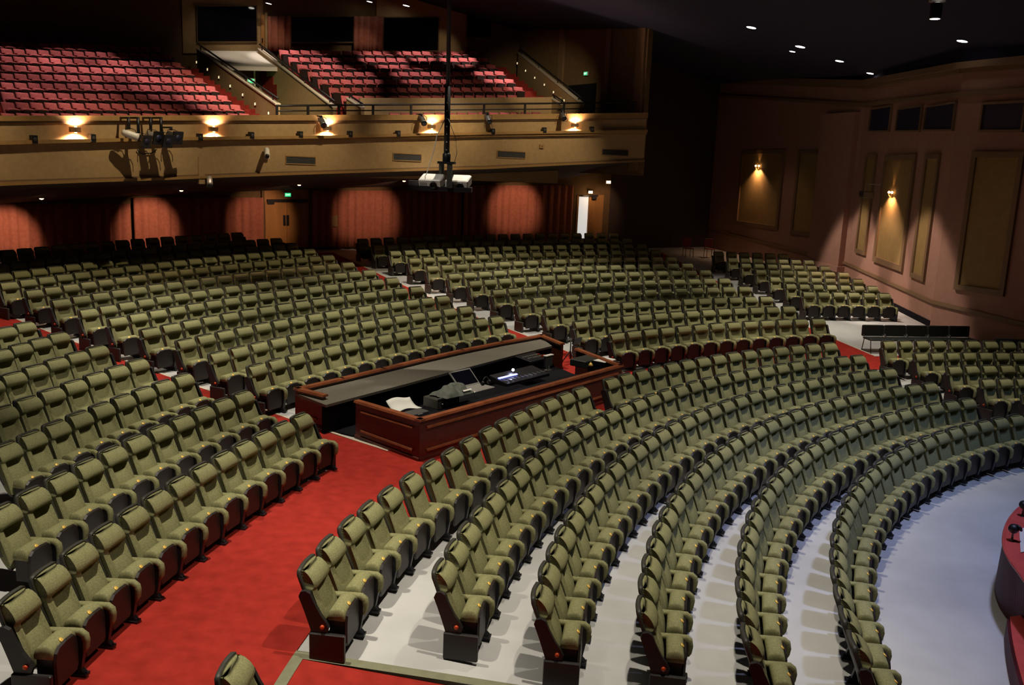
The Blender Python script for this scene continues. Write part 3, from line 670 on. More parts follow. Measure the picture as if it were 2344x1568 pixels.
# ------------------------------------------------------------------ balcony lighting
for (x, y, R, a, p) in ((40, 120, 41, 30, 900), (115, 200, 38, 34, 700), (200, 125, 41, 32, 700), (270, 190, 39, 32, 700), (330, 150, 40, 30, 700), (20, 235, 37, 34, 600), (420, 215, 38, 32, 700), (520, 240, 37, 32, 650), (150, 165, 40, 26, 500),
                        (705, 140, 43, 40, 520), (790, 190, 41, 40, 500), (880, 145, 43, 40, 520), (960, 190, 41, 40, 430), (1050, 140, 43, 40, 520), (1130, 185, 41, 38, 480), (1185, 205, 40, 34, 360), (1060, 262, 36, 50, 500), (860, 258, 36.5, 50, 450), (640, 120, 43.5, 34, 420), (960, 120, 43.5, 36, 400)):
    g = cyl(x, y, R); h = g.xy.to_3d() * .955; spot('balcony_downlight', (h.x, h.y, cz(h.x) - .25), g, p * 1.35, (1.0, .86, .78), a, .5, .05)
for (x, y, R, p) in ((560, 205, 37.5, 3600), (700, 185, 38.5, 3200), (1240, 185, 38.5, 1300), (1060, 235, 36.4, 1200)):
    g = cyl(x, y, R); spot('parapet_fill', pol(R - 7, ang(g) + .10, cz(g.x * .8) - .3), g, p, (1, .82, .55), 36, .8, .05)  # added spots that brighten the tan parapets, no lamps built for them
for (x, y, p) in ((560, 134, 420), (625, 60, 260), (845, 80, 130), (500, 50, 90), (1030, 90, 80)):
    g = cyl(x, y, 44.0); h = g.xy.to_3d() * .95; spot('balcony_wall_fill', (h.x, h.y, cz(h.x) - .2), g, p, (1, .82, .62), 40, .9, .05)  # added light to lift the balcony rear wall, not built fixtures
# ------------------------------------------------------------------ control desk
ZT = -0.062
FL, L1_, BL1, BL_, BR, BR2, R1_, FR = [Vector((x, y, 0)) for x, y in ((-18.06, 8.30), (-19.34, 9.35), (-20.0, 9.65), (-20.62, 10.08), (-15.79, 16.66), (-15.27, 15.60), (-14.93, 15.01), (-14.06, 13.32))]
back = [BL_, Vector((-19.95, 11.05, 0)), Vector((-19.28, 12.05, 0)), Vector((-18.56, 13.15, 0)), Vector((-17.75, 14.30, 0)), Vector((-16.85, 15.45, 0)), BR]
desk = thing('control_desk', 'long mahogany sound control desk enclosure behind the curved front rows', 'control desk', (-17.3, 12.2, -.82))
IV = Matrix.Translation((17.3, -12.2, .82))
def dbuild(mb, nm, m):
    mb.v = [tuple(IV @ Vector(v)) for v in mb.v]; return mb.build(nm, M[m], desk)
def run(mb, pts, z0, z1, th, side):
    """upright board along plan points, thickness th to one side"""
    for a, b in zip(pts[:-1], pts[1:]):
        d = (b - a).normalized(); n = Vector((d.y, -d.x, 0)) * side * th
        f = z0 if callable(z0) else (lambda p: z0)
        mb.hexa([a + Vector((0, 0, f(a))), b + Vector((0, 0, f(b))), b + n + Vector((0, 0, f(b))), a + n + Vector((0, 0, f(a)))], [a + Vector((0, 0, z1)), b + Vector((0, 0, z1)), b + n + Vector((0, 0, z1)), a + n + Vector((0, 0, z1))])
    return mb
fz = lambda p: zxy(p) - .02
for nm, pts, s in (('front_panel', [FL, FR], -1), ('side_panel', [FL, L1_], 1), ('side_panel', [BL1, BL_], 1), ('back_panel', back, 1), ('side_panel', [BR, BR2], 1), ('side_panel', [R1_, FR], 1)):
    dbuild(run(MB(), pts, fz, ZT - .04, .07, s), nm, 'wood')
    n_ = MB()
    for a, b in zip(pts[:-1], pts[1:]):
        d = (b - a).normalized(); n = Vector((d.y, -d.x, 0)) * s; e0 = a - n * .03 - d * .03; e1 = b - n * .03 + d * .03
        n_.hexa([e0 + Vector((0, 0, ZT - .04)), e1 + Vector((0, 0, ZT - .04)), e1 + n * .14 + Vector((0, 0, ZT - .04)), e0 + n * .14 + Vector((0, 0, ZT - .04))],
                [e0 + n * .015 + Vector((0, 0, ZT)), e1 + n * .015 + Vector((0, 0, ZT)), e1 + n * .125 + Vector((0, 0, ZT)), e0 + n * .125 + Vector((0, 0, ZT))])
    dbuild(n_, 'top_rail', 'rail')
    p_ = MB()
    for a, b in zip(pts[:-1], pts[1:]):
        d = (b - a).normalized(); n = Vector((d.y, -d.x, 0)) * -s
        e0, e1 = a, b; f0, f1 = fz(a), fz(b)
        p_.hexa([e0 + Vector((0, 0, f0)), e1 + Vector((0, 0, f1)), e1 + n * .03 + Vector((0, 0, f1)), e0 + n * .03 + Vector((0, 0, f0))], [e0 + Vector((0, 0, f0 + .09)), e1 + Vector((0, 0, f1 + .09)), e1 + n * .03 + Vector((0, 0, f1 + .08)), e0 + n * .03 + Vector((0, 0, f0 + .08))])
    dbuild(p_, 'plinth', 'wood')
for a, b in ((FL, L1_), (FL, FR), (BL1, BL_)):                                # raised mouldings on the outer faces
    s = 1 if (a, b) != (FL, FR) else -1
    d = (b - a).normalized(); n = Vector((d.y, -d.x, 0)) * -s; L = (b - a).length
    for z in (ZT - .17, None):
        m_ = MB(); q0, q1 = a + d * .16, b - d * .16
        z0_ = (lambda p: ZT - .17) if z else (lambda p: zxy(p) + .18)
        m_.hexa([q0 + Vector((0, 0, z0_(q0) - .02)), q1 + Vector((0, 0, z0_(q1) - .02)), q1 + n * .03 + Vector((0, 0, z0_(q1) - .02)), q0 + n * .03 + Vector((0, 0, z0_(q0) - .02))],
                [q0 + Vector((0, 0, z0_(q0) + .02)), q1 + Vector((0, 0, z0_(q1) + .02)), q1 + n * .02 + Vector((0, 0, z0_(q1) + .012)), q0 + n * .02 + Vector((0, 0, z0_(q0) + .012))])
        dbuild(m_, 'moulding', 'rail')
dbuild(MB().hexa([q + Vector((0, 0, fz(q) + .02)) for q in [FL, FR, R1_, BR2, BR] + back[5:0:-1] + [BL_, BL1, L1_]], [q + Vector((0, 0, fz(q) + .045)) for q in [FL, FR, R1_, BR2, BR] + back[5:0:-1] + [BL_, BL1, L1_]]), 'dark_floor_sheet', 'darkwood')  # near-black sheet added over the floor so the desk interior reads dark
ins = []                                                                       # counter inside the back rail
cn = Vector((-17.3, 12.2, 0))
inner = [Vector((-19.88, 9.32, 0)), Vector((-19.25, 10.25, 0)), Vector((-18.55, 11.28, 0)), Vector((-17.85, 12.35, 0)), Vector((-17.10, 13.45, 0)), Vector((-16.35, 14.55, 0)), Vector((-15.55, 15.66, 0))]
cm = MB()
for i in range(6):
    a, b, c, d = back[i], back[i + 1], inner[i + 1], inner[i]
    z = ZT - .10; cm.hexa([q + Vector((0, 0, z - .05)) for q in (a, b, c, d)], [q + Vector((0, 0, z)) for q in (a, b, c, d)])
dbuild(cm, 'counter', 'counter')
cm = MB(); run(cm, [q + (back[i] - q) * .12 for i, q in enumerate(inner)], fz, ZT - .15, .03, 1); dbuild(cm, 'counter_front', 'darkwood')
# equipment table along the front board
dF = (FR - FL).normalized(); nF = Vector((-dF.y, dF.x, 0))
TZ = -0.36
tb = thing('equipment_table', 'dark equipment table inside the desk along its front board', 'table', FL + dF * 3 + Vector((0, 0, -.83)))
def local(o): return Matrix(((dF.x, nF.x, 0, FL.x), (dF.y, nF.y, 0, FL.y), (0, 0, 1, 0), (0, 0, 0, 1)))
LM = local(None); IT = Matrix.Translation(-tb.location)
def tbuild(mb, nm, m, par, inv): mb.v = [tuple(inv @ LM @ Vector(v)) for v in mb.v]; return mb.build(nm, M[m], par)
tbuild(MB().box(.12, 5.9, .10, .95, TZ - .04, TZ), 'table_top', 'darkwood', tb, IT)
for x in (.25, 2.0, 3.9, 5.7):
    for y in (.16, .86): tbuild(MB().box(x - .03, x + .03, y - .03, y + .03, -.82, TZ - .04), 'leg', 'black', tb, IT)
fm = MB(); sheet_pts = [FL - nF * 0, FR, BR, back[4], back[2], BL_, L1_]
def onto(px, py, z=TZ):
    p = at_z(px, py, z); return p
def item(name, label, cat, px, py, z=TZ, rz=0.0):
    p = onto(px, py, z); t = thing(name, label, cat, p); t.rotation_euler = (0, 0, math.atan2(dF.y, dF.x) + rz); return t
t = item('score_sheet', 'large curled white sheet lying by the near corner of the desk', 'paper', 925, 935)
MB().grid(lambda u, v: ((u - .5) * .62, (v - .5) * .34, .02 + .10 * max(0, v - .3) ** 2 * 3 + .03 * math.sin(u * 5)), 10, 6).build('sheet', M['paper'], t).modifiers.new('t', 'SOLIDIFY').thickness = .004
t = item('flat_case', 'small flat grey case in front of the white sheet', 'case', 950, 948); MB().box(-.24, .24, -.13, .13, 0, .05, bev=.01).build('case_body', M['grey'], t); MB().box(-.06, .06, -.145, -.13, .015, .035).build('latch', M['silver'], t)
t = item('equipment_rack', 'black boxed equipment unit with grey ledge beside the white sheet', 'equipment rack', 1010, 928)
MB().box(-.30, .30, -.20, .20, 0, .20, bev=.012).build('rack_body', M['shell'], t); MB().box(-.34, .34, -.22, -.18, .20, .225).build('ledge', M['grey'], t)
for k in range(4): MB().lathe([(.018, 0), (.018, .02), (.012, .026)], 8, Matrix.Translation((-.2 + .13 * k, -.205, .1)) @ Matrix.Rotation(PI / 2, 4, 'X')).build('knob', M['silver'], t)
t = item('jacket', 'crumpled grey jacket thrown over the equipment unit', 'jacket', 1035, 900, TZ + .23); t.scale = (1.2, 1.2, 1.2)
random.seed(3); hs = [[random.random() for _ in range(9)] for _ in range(9)]
def jz(u, v):
    a, b = u * 7.99, v * 7.99; i, j = int(a), int(b); fa, fb = a - i, b - j
    h = lerp(lerp(hs[i][j], hs[i + 1][j], fa), lerp(hs[i][j + 1], hs[i + 1][j + 1], fa), fb)
    e = max(0, 1 - (abs(u - .5) * 2) ** 3) * max(0, 1 - (abs(v - .5) * 2) ** 3); return ((u - .5) * (.62 + .1 * h), (v - .5) * (.36 + .1 * h), e * (.06 + .12 * h))
MB().grid(jz, 18, 14).build('cloth', M['cloth'], t); MB().grid(lambda u, v: (.16 + (u - .5) * .2, -.16 + (v - .5) * .06, .05 + .02 * math.sin(v * 6)), 4, 4).build('lining', M['paper'], t)
t = item('laptop', 'open silver-edged laptop screen leaning back on the desk', 'laptop', 1092, 890); t.scale = (1.55, 1.55, 1.35)
MB().box(-.21, .21, -.14, .14, 0, .022, bev=.006).build('base', M['silver'], t)
ls = MB().box(-.21, .21, -.006, .010, 0, .28).build('screen_lid', M['silver'], t, Matrix.Translation((0, .14, .022)) @ Matrix.Rotation(-.75, 4, 'X')); ls.parent = t
MB().box(-.19, .19, -.009, -.006, .02, .26).build('display', M['glass'], ls)
t = item('headphones', 'pair of black headphones hanging over the laptop screen', 'headphones', 1112, 876, TZ + .18)
MB().tube([(.10 * math.cos(a), 0, .12 * math.sin(a)) for a in [PI * i / 12 for i in range(13)]], .012, 8).build('headband', M['black'], t)
for s in (-1, 1): MB().lathe([(.045, -.02), (.05, 0), (.045, .02)], 12, Matrix.Translation((s * .10, 0, 0)) @ Matrix.Rotation(PI / 2, 4, 'Y')).build('ear_cup', M['black'], t)
t = item('mixing_console', 'long black mixing console with a glowing violet-blue strip', 'mixing console', 1190, 868)
MB().hexa([Vector(v) for v in ((-.75, -.25, 0), (.75, -.25, 0), (.75, .25, 0), (-.75, .25, 0))], [Vector(v) for v in ((-.75, -.25, .06), (.75, -.25, .06), (.75, .25, .16), (-.75, .25, .16))]).build('console_body', M['black'], t)
for k in range(9): MB().box(-.70 + .07 * k, -.645 + .07 * k, .00, .05, .115, .135).build('lit_key', M['lampb'], t)
for k in range(10): MB().box(-.66 + .145 * k, -.64 + .145 * k, -.18, -.06, .072, .10).build('fader', M['silver'], t)
t = item('gooseneck_lamp', 'small gooseneck lamp glowing white above the violet strip', 'lamp', 1172, 866)
MB().lathe([(.04, 0), (.04, .015), (.01, .025)], 10).build('lamp_base', M['black'], t); MB().tube([(0, 0, .02), (0, .02, .10), (-.01, 0, .17), (-.02, -.03, .20)], .007, 6).build('neck', M['black'], t); MB().ball((-.02, -.035, .20), .032).build('bulb', M['lampv'], t)
l = bpy.data.lights.new('gooseneck_glow', 'POINT'); l.energy = 1.2; l.color = (.55, .6, 1); l.shadow_soft_size = .04; lo = bpy.data.objects.new('gooseneck_glow', l); C.objects.link(lo); lo.location = t.location + Vector((-.02, -.09, .20))
t = item('lighting_board', 'black lighting control board with rows of small pale and amber keys', 'lighting board', 1218, 822, TZ + .18)
MB().box(-.36, .36, -.24, .24, 0, .06, Matrix.Rotation(.12, 4, 'X'), bev=.01).build('board_body', M['black'], t)
for k in range(16): MB().box(-.31 + .082 * (k % 8), -.27 + .082 * (k % 8), -.15 + .16 * (k // 8), -.10 + .16 * (k // 8), .045, .085).build('key', M['orange' if k in (6, 7, 15) else 'silver'], t)
for x in (-.3, .3): MB().box(x - .02, x + .02, -.02, .02, -.18, .03).build('leg', M['black'], t)
t = item('monitor_stand', 'small upright grey monitor with bright white top edge', 'monitor', 1254, 848)
MB().box(-.03, .03, -.03, .03, 0, .12).build('stand', M['silver'], t); MB().box(-.10, .10, -.05, .05, 0, .015).build('foot', M['silver'], t); MB().box(-.14, .14, -.03, .03, .10, .34, bev=.01).build('monitor_body', M['grey'], t); MB().box(-.15, .15, -.05, .05, .34, .37, bev=.008).build('top_edge', M['white'], t)
t = item('music_stand', 'black tripod stand standing at the open end of the desk', 'stand', 1304, 832, -.76)
MB().tube([(0, 0, .12), (0, 0, .62)], .016, 8).build('pole', M['black'], t)
for k in range(3): a = 2.1 * k + .4; MB().tube([(0, 0, .34), (.24 * math.cos(a), .24 * math.sin(a), 0)], .014, 6).build('leg', M['black'], t)
MB().box(-.17, .17, -.02, .02, .58, .74, Matrix.Rotation(.3, 4, 'X')).build('tray', M['black'], t)
t = item('road_case', 'dark low case next to the white papers at the far desk corner', 'case', 1345, 834, ZT - .20); MB().box(-.42, .30, -.22, .22, 0, .16, bev=.015).build('case_body', M['green'], t); MB().box(-.1, .1, -.23, -.215, .06, .09).build('handle', M['silver'], t)
t = item('paper_stack', 'stack of white papers on the far front corner of the desk', 'papers', 1384, 825, ZT - .05); MB().box(-.24, .24, -.16, .16, 0, .012).build('sheets', M['paper'], t); MB().box(-.20, .26, -.15, .15, .012, .016, Matrix.Rotation(.08, 4, 'Z')).build('top_sheet', M['paper'], t)
MB().box(-.22, .22, -.14, .14, -.25, 0).build('riser', M['black'], t)
t = item('brass_bell', 'small brass coloured fitting beside the white papers', 'fitting', 1352, 838, ZT - .038); MB().lathe([(.05, 0), (.048, .03), (.03, .06), (.008, .08)], 12).build('dome', M['brass'], t); MB().ball((0, 0, .085), .012).build('button', M['brass'], t)
# ------------------------------------------------------------------ fittings on the balcony front
def on_fascia(px, py, off=0.0):
    p = cyl(px, py, RF - off); t = ang(p); return p, frame_at(p, (-math.cos(t), -math.sin(t)))
SCN = ['nearest the hanging stage lights, on the near side', 'between the stage lights and the surveillance camera', 'above the first vent on the balcony front', 'just beside the projector pole', 'at the dark far end of the balcony front']
for i, (x, y) in enumerate(((170, 297), (487, 296), (748, 294), (987, 290), (1315, 287))):
    p, m = on_fascia(x, y); t = place(thing('wall_sconce', 'glowing up-and-down sconce ' + SCN[i], 'wall light', group='sconces on the balcony front'), m)
    mb = MB(); vs = []; n = 8
    for z in (-.07, .07):
        for k in range(n + 1): a = PI * k / n; vs.append((.17 * math.cos(a), .02 + .13 * math.sin(a), z))
        for k in range(n, -1, -1): a = PI * k / n; vs.append((.16 * math.cos(a), .02 + .12 * math.sin(a), z))
    w = 2 * (n + 1); mb.add(vs, [(k, (k + 1) % w, w + (k + 1) % w, w + k) for k in range(w)] + [tuple([k, k + 1, w - 2 - k, w - 1 - k]) for k in range(n)] + [tuple([w + w - 1 - k, w + w - 2 - k, w + k + 1, w + k]) for k in range(n)])
    mb.build('shade', M['frame'], t); MB().box(-.05, .05, 0, .02, -.05, .05).build('back_plate', M['silver'], t)
    MB().lathe([(.03, -.09), (.045, -.05), (.045, .05), (.03, .09)], 10, Matrix.Translation((0, .07, 0))).build('bulb', M['lampo'], t)
    MB().lathe([(.03, 0), (.03, .05), (.01, .08)], 8, Matrix.Translation((0, .05, -.30))).build('finial', M['frame'], t)
    for s in (-1, 1):
        q = m @ Vector((0, .17, s * .10)); g = m @ Vector((0, .04, s * .7)); spot('sconce_light', q, g, 270 if s < 0 else 230, (1.0, .66, .46), 150, .6, .03)
for i, (x, y) in enumerate(((76, 319), (210, 316), (456, 314), (574, 310), (686, 308), (800, 307), (910, 306), (1127, 301), (1245, 298), (1354, 296))):
    p, m = on_fascia(x, y, .12); t = place(thing('small_speaker', 'small black box speaker on the balcony ledge, %s from the near end' % ORD[i + 1], 'speaker', group='small speakers along the ledge'), m)
    MB().box(-.08, .08, -.06, .10, -.11, .11, bev=.01).build('speaker_body', M['black'], t); MB().lathe([(.05, 0), (.055, .01), (.02, .004)], 12, Matrix.Translation((0, .10, 0)) @ Matrix.Rotation(-PI / 2, 4, 'X')).build('cone', M['shell'], t); MB().box(-.03, .03, -.10, .0, -.15, -.11).build('bracket', M['black'], t)
for i, (x, y, a) in enumerate(((688, 367, 70), (932, 360, 66), (1170, 354, 66), (1408, 349, 62))):
    p, m = on_fascia(x, y); wdt = (cyl(x + a / 2, y, RF) - cyl(x - a / 2, y, RF)).length / 2; h = .145
    t = place(thing('air_vent', 'louvred metal air vent in the balcony front, %s from the near end' % ORD[i + 1], 'vent', group='vents in the balcony front'), m)
    f = MB(); f.box(-wdt, wdt, 0, .03, h - .03, h); f.box(-wdt, wdt, 0, .03, -h, -h + .03); f.box(-wdt, -wdt + .03, 0, .03, -h + .03, h - .03); f.box(wdt - .03, wdt, 0, .03, -h + .03, h - .03); f.build('vent_frame', M['tan2'], t)
    MB().box(-wdt + .03, wdt - .03, 0, .006, -h + .03, h - .03).build('backing', M['black'], t)
    for k in range(5): z = -h + .05 + k * (2 * h - .10) / 4; MB().hexa([Vector(v) for v in ((-wdt + .03, .006, z), (wdt - .03, .006, z), (wdt - .03, .026, z - .018), (-wdt + .03, .026, z - .018))], [Vector(v) for v in ((-wdt + .03, .006, z + .006), (wdt - .03, .006, z + .006), (wdt - .03, .026, z - .012), (-wdt + .03, .026, z - .012))]).build('slat', M['grey'], t)
def stage_light(label, px, py, off, top_y, yaw, pitch, front, body, size=1.0):
    p, m = on_fascia(px, py, off); t = place(thing('stage_light', label, 'stage light', group='stage lights on the balcony front'), m)
    zt_ = cyl(px, top_y, RF - off).z - p.z
    MB().tube([(0, -.10, .16), (0, -.10, zt_)], .045, 8).build('hanger_pole', M['black'], t)
    MB().box(-.03, .03, -off - .05, -.06, zt_ - .05, zt_).build('clamp', M['black'], t)
    y_ = MB(); y_.tube([(-.16, 0, 0), (-.16, -.02, .14), (-.10, -.08, .18), (.10, -.08, .18), (.16, -.02, .14), (.16, 0, 0)], .012, 6); y_.build('yoke', M['black'], t)
    R_ = Matrix.Rotation(yaw, 4, 'Z') @ Matrix.Rotation(pitch, 4, 'X'); k = size
    b = MB().lathe([(.05 * k, -.26 * k), (.09 * k, -.22 * k), (.11 * k, -.05 * k), (.105 * k, .12 * k), (.12 * k, .20 * k)], 14, R_ @ Matrix.Rotation(-PI / 2, 4, 'X')); b.build('lamp_body', M[body], t)
    if front == 'square': MB().box(-.17 * k, .17 * k, .20 * k, .25 * k, -.19 * k, .19 * k, R_).build('colour_frame', M['black'], t); MB().lathe([(.10, 0), (.10, .01)], 14, R_ @ Matrix.Translation((0, .25 * k, 0)) @ Matrix.Rotation(-PI / 2, 4, 'X')).build('lens', M['navy'], t)
    else: MB().lathe([(.115 * k, 0), (.115 * k, .02), (.08 * k, .03)], 14, R_ @ Matrix.Translation((0, .20 * k, 0)) @ Matrix.Rotation(-PI / 2, 4, 'X')).build('lens', M['glass'], t)
stage_light('pale cylindrical stage light at the near side of the hanging cluster', 300, 309, .62, 268, 1.2, -.3, 'round', 'white')
stage_light('square fronted black stage light hanging lowest in the cluster, next to the pale one', 322, 318, .72, 268, .2, -.35, 'square', 'black')
stage_light('square fronted navy stage light second from the far end of the cluster', 350, 311, .62, 268, .15, -.25, 'square', 'silver')
stage_light('square fronted black stage light hanging lower near the far end of the cluster', 374, 317, .72, 268, .1, -.35, 'square', 'black')
stage_light('square fronted stage light closing the far end of the hanging cluster', 396, 311, .62, 290, .1, -.25, 'square', 'shell')
for (x, y, lb) in ((738, 280, 'beside the sconce above the first vent'), (968, 276, 'beside the sconce at the projector pole'), (1118, 273, 'between projector pole and third vent'), (1289, 266, 'by the far dark end sconce')):
    stage_light('grey round stage light clamped to the balcony rim ' + lb, x, y, .42, y - 16, -.2, -.6, 'round', 'grey', .95)
def camera_unit(label, px, py, off, s=1.0, m_='white'):
    p, m = on_fascia(px, py, off); t = place(thing('surveillance_camera', label, 'camera'), m)
    MB().box(-.16 * s, -.05 * s, -off - .0, -off + .12, -.14 * s, .02 * s, bev=.01).build('junction_box', M[m_], t)
    MB().tube([(-.10 * s, -off + .1, -.06 * s), (-.02 * s, -off + .18, -.08 * s), (0, 0, -.04 * s)], .022, 8).build('arm', M['silver'], t)
    R_ = Matrix.Rotation(-.5, 4, 'Z') @ Matrix.Rotation(-.55, 4, 'X'); MB().lathe([(.05 * s, -.20 * s), (.075 * s, -.17 * s), (.075 * s, .12 * s), (.06 * s, .16 * s)], 12, R_ @ Matrix.Translation((0, 0, .04)) @ Matrix.Rotation(-PI / 2, 4, 'X')).build('camera_body', M[m_], t)
    MB().lathe([(.06 * s, 0), (.06 * s, .07 * s), (.045 * s, .075 * s)], 12, R_ @ Matrix.Translation((0, .15 * s, .04)) @ Matrix.Rotation(-PI / 2, 4, 'X')).build('lens', M['black'], t)
camera_unit('white surveillance camera on a bracket on the balcony front left of the first vent', 611, 352, .25, 1.15)
camera_unit('grey camera hanging under the balcony edge below the second sconce', 480, 418, .30, 1.2, 'silver')
p, m = on_fascia(460, 405); bs = MB().box(-.10, .10, 0, .06, -.22, .62).build('conduit_board', M['tan'], None, m); tag(bs, 'tall tan conduit board above the camera hanging under the balcony edge', 'board')
p, m = on_fascia(1239, 335); q = place(thing('junction_box', 'small square tan box on the balcony front right of the third vent', 'box'), m); MB().box(-.10, .10, 0, .06, -.08, .08, bev=.01).build('cover', M['tan2'], q); MB().box(-.04, .04, .06, .066, -.03, .03).build('plate', M['frame'], q)
cb = MB().tube([cyl(x, y, RF - .06) for x, y in ((314, 342), (320, 350), (327, 353), (336, 351), (345, 351), (353, 347), (358, 342))], .018, 6).build('power_cable', M['black']); tag(cb, 'dark power cable sagging below the hanging stage lights', 'cable')
# ------------------------------------------------------------------ under the balcony: doors, curtains, downlights, exit signs
for lb, x0, x1, yt, yb in (('red curtain catching lamplight at the near end of the back wall', -60, 300, 466, 590), ('red curtain lit by a downlight just left of the amber double door', 306, 600, 452, 585), ('red curtain on the back wall between the amber door and the projector', 712, 1050, 436, 565), ('red curtain on the back wall left of the open lit doorway', 1056, 1304, 424, 550)):
    curtain(lb, x0, x1, yt, yb, RW, 'curtain', .42, .05)
dd = struct(wall_patch('door_3', 604, 455, 706, 566, 'door', .05, None, RW))
for x0, x1 in ((606, 654), (656, 703)): wall_patch('door_leaf', x0, 463, x1, 566, 'door', .10, dd, RW)
wall_patch('door_closer', 609, 456, 702, 462, 'black', .16, dd, RW); wall_patch('closer_arm', 609, 462, 624, 467, 'black', .20, dd, RW); wall_patch('closer_arm', 681, 459, 693, 464, 'black', .20, dd, RW)
for x in (646, 654): wall_patch('push_plate', x, 492, x + 5, 516, 'black', .14, dd, RW)
wall_patch('door_frame', 598, 434, 604, 566, 'tandark', .14, dd, RW); wall_patch('door_frame', 706, 434, 714, 566, 'tandark', .14, dd, RW); wall_patch('transom', 604, 434, 706, 455, 'door', .06, dd, RW)
d4 = struct(wall_patch('door_4', 1316, 446, 1376, 545, 'door', .04, None, RW))
wall_patch('lit_opening', 1320, 450, 1341, 545, 'lit', .06, d4, RW); wall_patch('door_leaf', 1342, 450, 1372, 545, 'door', .12, d4, RW); wall_patch('door_closer', 1330, 446, 1366, 450, 'black', .20, d4, RW); wall_patch('closer_arm', 1352, 450, 1362, 456, 'black', .22, d4, RW)
wall_patch('light_switch', 755, 493, 768, 518, 'tan', .20, wb, RW)
for i, (x, y, R, p_) in enumerate(((95, 453, 42.2, 75), (415, 435, 42.2, 75), (685, 422, 42.2, 60), (925, 413, 42.2, 75), (1243, 403, 42.2, 75), (1423, 397, 40.0, 22))):
    R = min((abs(cyl(x, y, q).z - (lerp(z_low(ang(cyl(x, y, q))), z_sb(ang(cyl(x, y, q))), (q - 35.1) / 8.4) - .03)), q) for q in [39 + .05 * w for w in range(86)])[1]
    g = cyl(x, y, R); g.z = lerp(z_low(ang(g)), z_sb(ang(g)), (R - 35.1) / 8.4) - .03; t = thing('recessed_downlight', 'small glowing downlight in the dark soffit, %s from the near end' % ORD[i + 1], 'ceiling light', g, 0, 'downlights under the balcony')
    MB().lathe([(.10, .02), (.11, 0), (.085, -.015), (.07, .0)], 12).build('trim_ring', M['frame'], t); MB().lathe([(.07, -.02), (.05, -.05), (.01, -.06)], 10).build('lamp', M['lampo'], t)
    a = math.atan2(g.y, g.x); spot('soffit_light', g + Vector((0, 0, -.10)), pol(RW - .1, a, g.z - 1.7), p_ * 4.6, (1.0, .60, .40), 50, .75, .04)
def exit_sign(label, p, m, wd_, face, letters):
    t = place(thing('exit_sign', label, 'exit sign'), m); h = wd_ * .62
    MB().box(-wd_, wd_, -.08, 0, -h, h, bev=.012).build('housing', M['white'], t)
    MB().box(-wd_ * .86, wd_ * .86, 0, .008, -h * .78, h * .78).build('face', M[face], t)
    cu = bpy.data.curves.new('lettering', 'FONT'); cu.body = 'EXIT'; cu.size = h * 1.15; cu.align_x = 'CENTER'; cu.align_y = 'CENTER'; cu.extrude = .004; cu.materials.append(M[letters])
    tmp = bpy.data.objects.new('tmp', cu); C.objects.link(tmp); bpy.context.view_layer.update(); me = bpy.data.meshes.new_from_object(tmp.evaluated_get(bpy.context.evaluated_depsgraph_get())); bpy.data.objects.remove(tmp)
    o = bpy.data.objects.new('lettering', me); C.objects.link(o); o.parent = t; o.matrix_local = Matrix.Translation((0, .014, 0)) @ Matrix.Rotation(PI, 4, 'Z') @ Matrix.Rotation(PI / 2, 4, 'X')
def back_m(px, py, R, off=.15):
    p = cyl(px, py, R - off); t = ang(p); return p, frame_at(p, (-math.cos(t), -math.sin(t)))
exit_sign('green exit sign above the amber double door', *back_m(659, 446, RW), .16, 'exitg', 'exitw')
exit_sign('glowing amber exit sign above the open lit doorway', *back_m(1352, 440, RW, .2), .13, 'exith', 'exitw')
exit_sign('glowing amber exit sign higher up at the far end under the balcony', *back_m(1393, 417, RW, 1.6), .13, 'exith', 'exitw')
exit_sign('bright green exit sign hanging in the balcony gangway mouth', *back_m(575, 185, 43.0, .2), .16, 'exitg', 'exitw')
pw = on_plane(1345, 169, W1, W2); exit_sign('green exit sign on the dark side wall of the balcony', pw, frame_at(pw + nw * .12, nw), .15, 'exitg', 'exitw')
for px, py, R, e_, col in ((575, 192, 42.6, 1.2, (.1, 1, .4)), (1352, 446, RW - .5, 7, (1, .6, .3)), (1393, 423, RW - 2, 7, (1, .6, .3))):
    l = bpy.data.lights.new('sign_glow', 'POINT'); l.energy = e_; l.color = col; l.shadow_soft_size = .1; o = bpy.data.objects.new('sign_glow', l); C.objects.link(o); o.location = cyl(px, py, R)
# ------------------------------------------------------------------ projectors on the hanging pole
dp = 19.0
def at_ceil(px, py):
    d = ray(px, py); k = (cz(EYE.x) - EYE.z) / (d.z + CS * d.x); return EYE + d * k
b0 = at_depth(1022, 372, dp); xr = rt.copy(); xr.z = 0; xr.normalize(); yb_ = Vector((xr.y, -xr.x, 0))
topz = cz(b0.x) ; mt = place(thing('projector_mount', 'long black pole hung from the ceiling carrying a projector cradle', 'projector mount'), frame_at(b0, yb_))
k_ = dp / F
top = at_depth(1035, -30, dp) - b0; tl_ = Vector((-(top.dot(xr)), 0, topz - b0.z)); dirp = Vector((top.dot(xr), 0, top.z)).normalized()
XR = -1                                                                       # frame_at points local x to the viewer's left
def lx(px_off): return XR * px_off * k_
MB().tube([(0, 0, 0), (XR * dirp.x / dirp.z * 1.55, 0, 1.55)], .062, 10).build('lower_pole', M['black'], mt)
MB().tube([(XR * dirp.x / dirp.z * 1.5, 0, 1.5), (XR * dirp.x / dirp.z * (topz - b0.z), 0, topz - b0.z)], .045, 10).build('upper_pole', M['black'], mt)
for k in range(9): MB().ball((XR * dirp.x / dirp.z * (.10 + .16 * k), .065, .10 + .16 * k), .016, 6, 4).build('bolt', M['silver'], mt)
MB().lathe([(.06, 0), (.085, .03), (.085, .17), (.06, .2)], 10).build('collar', M['black'], mt)
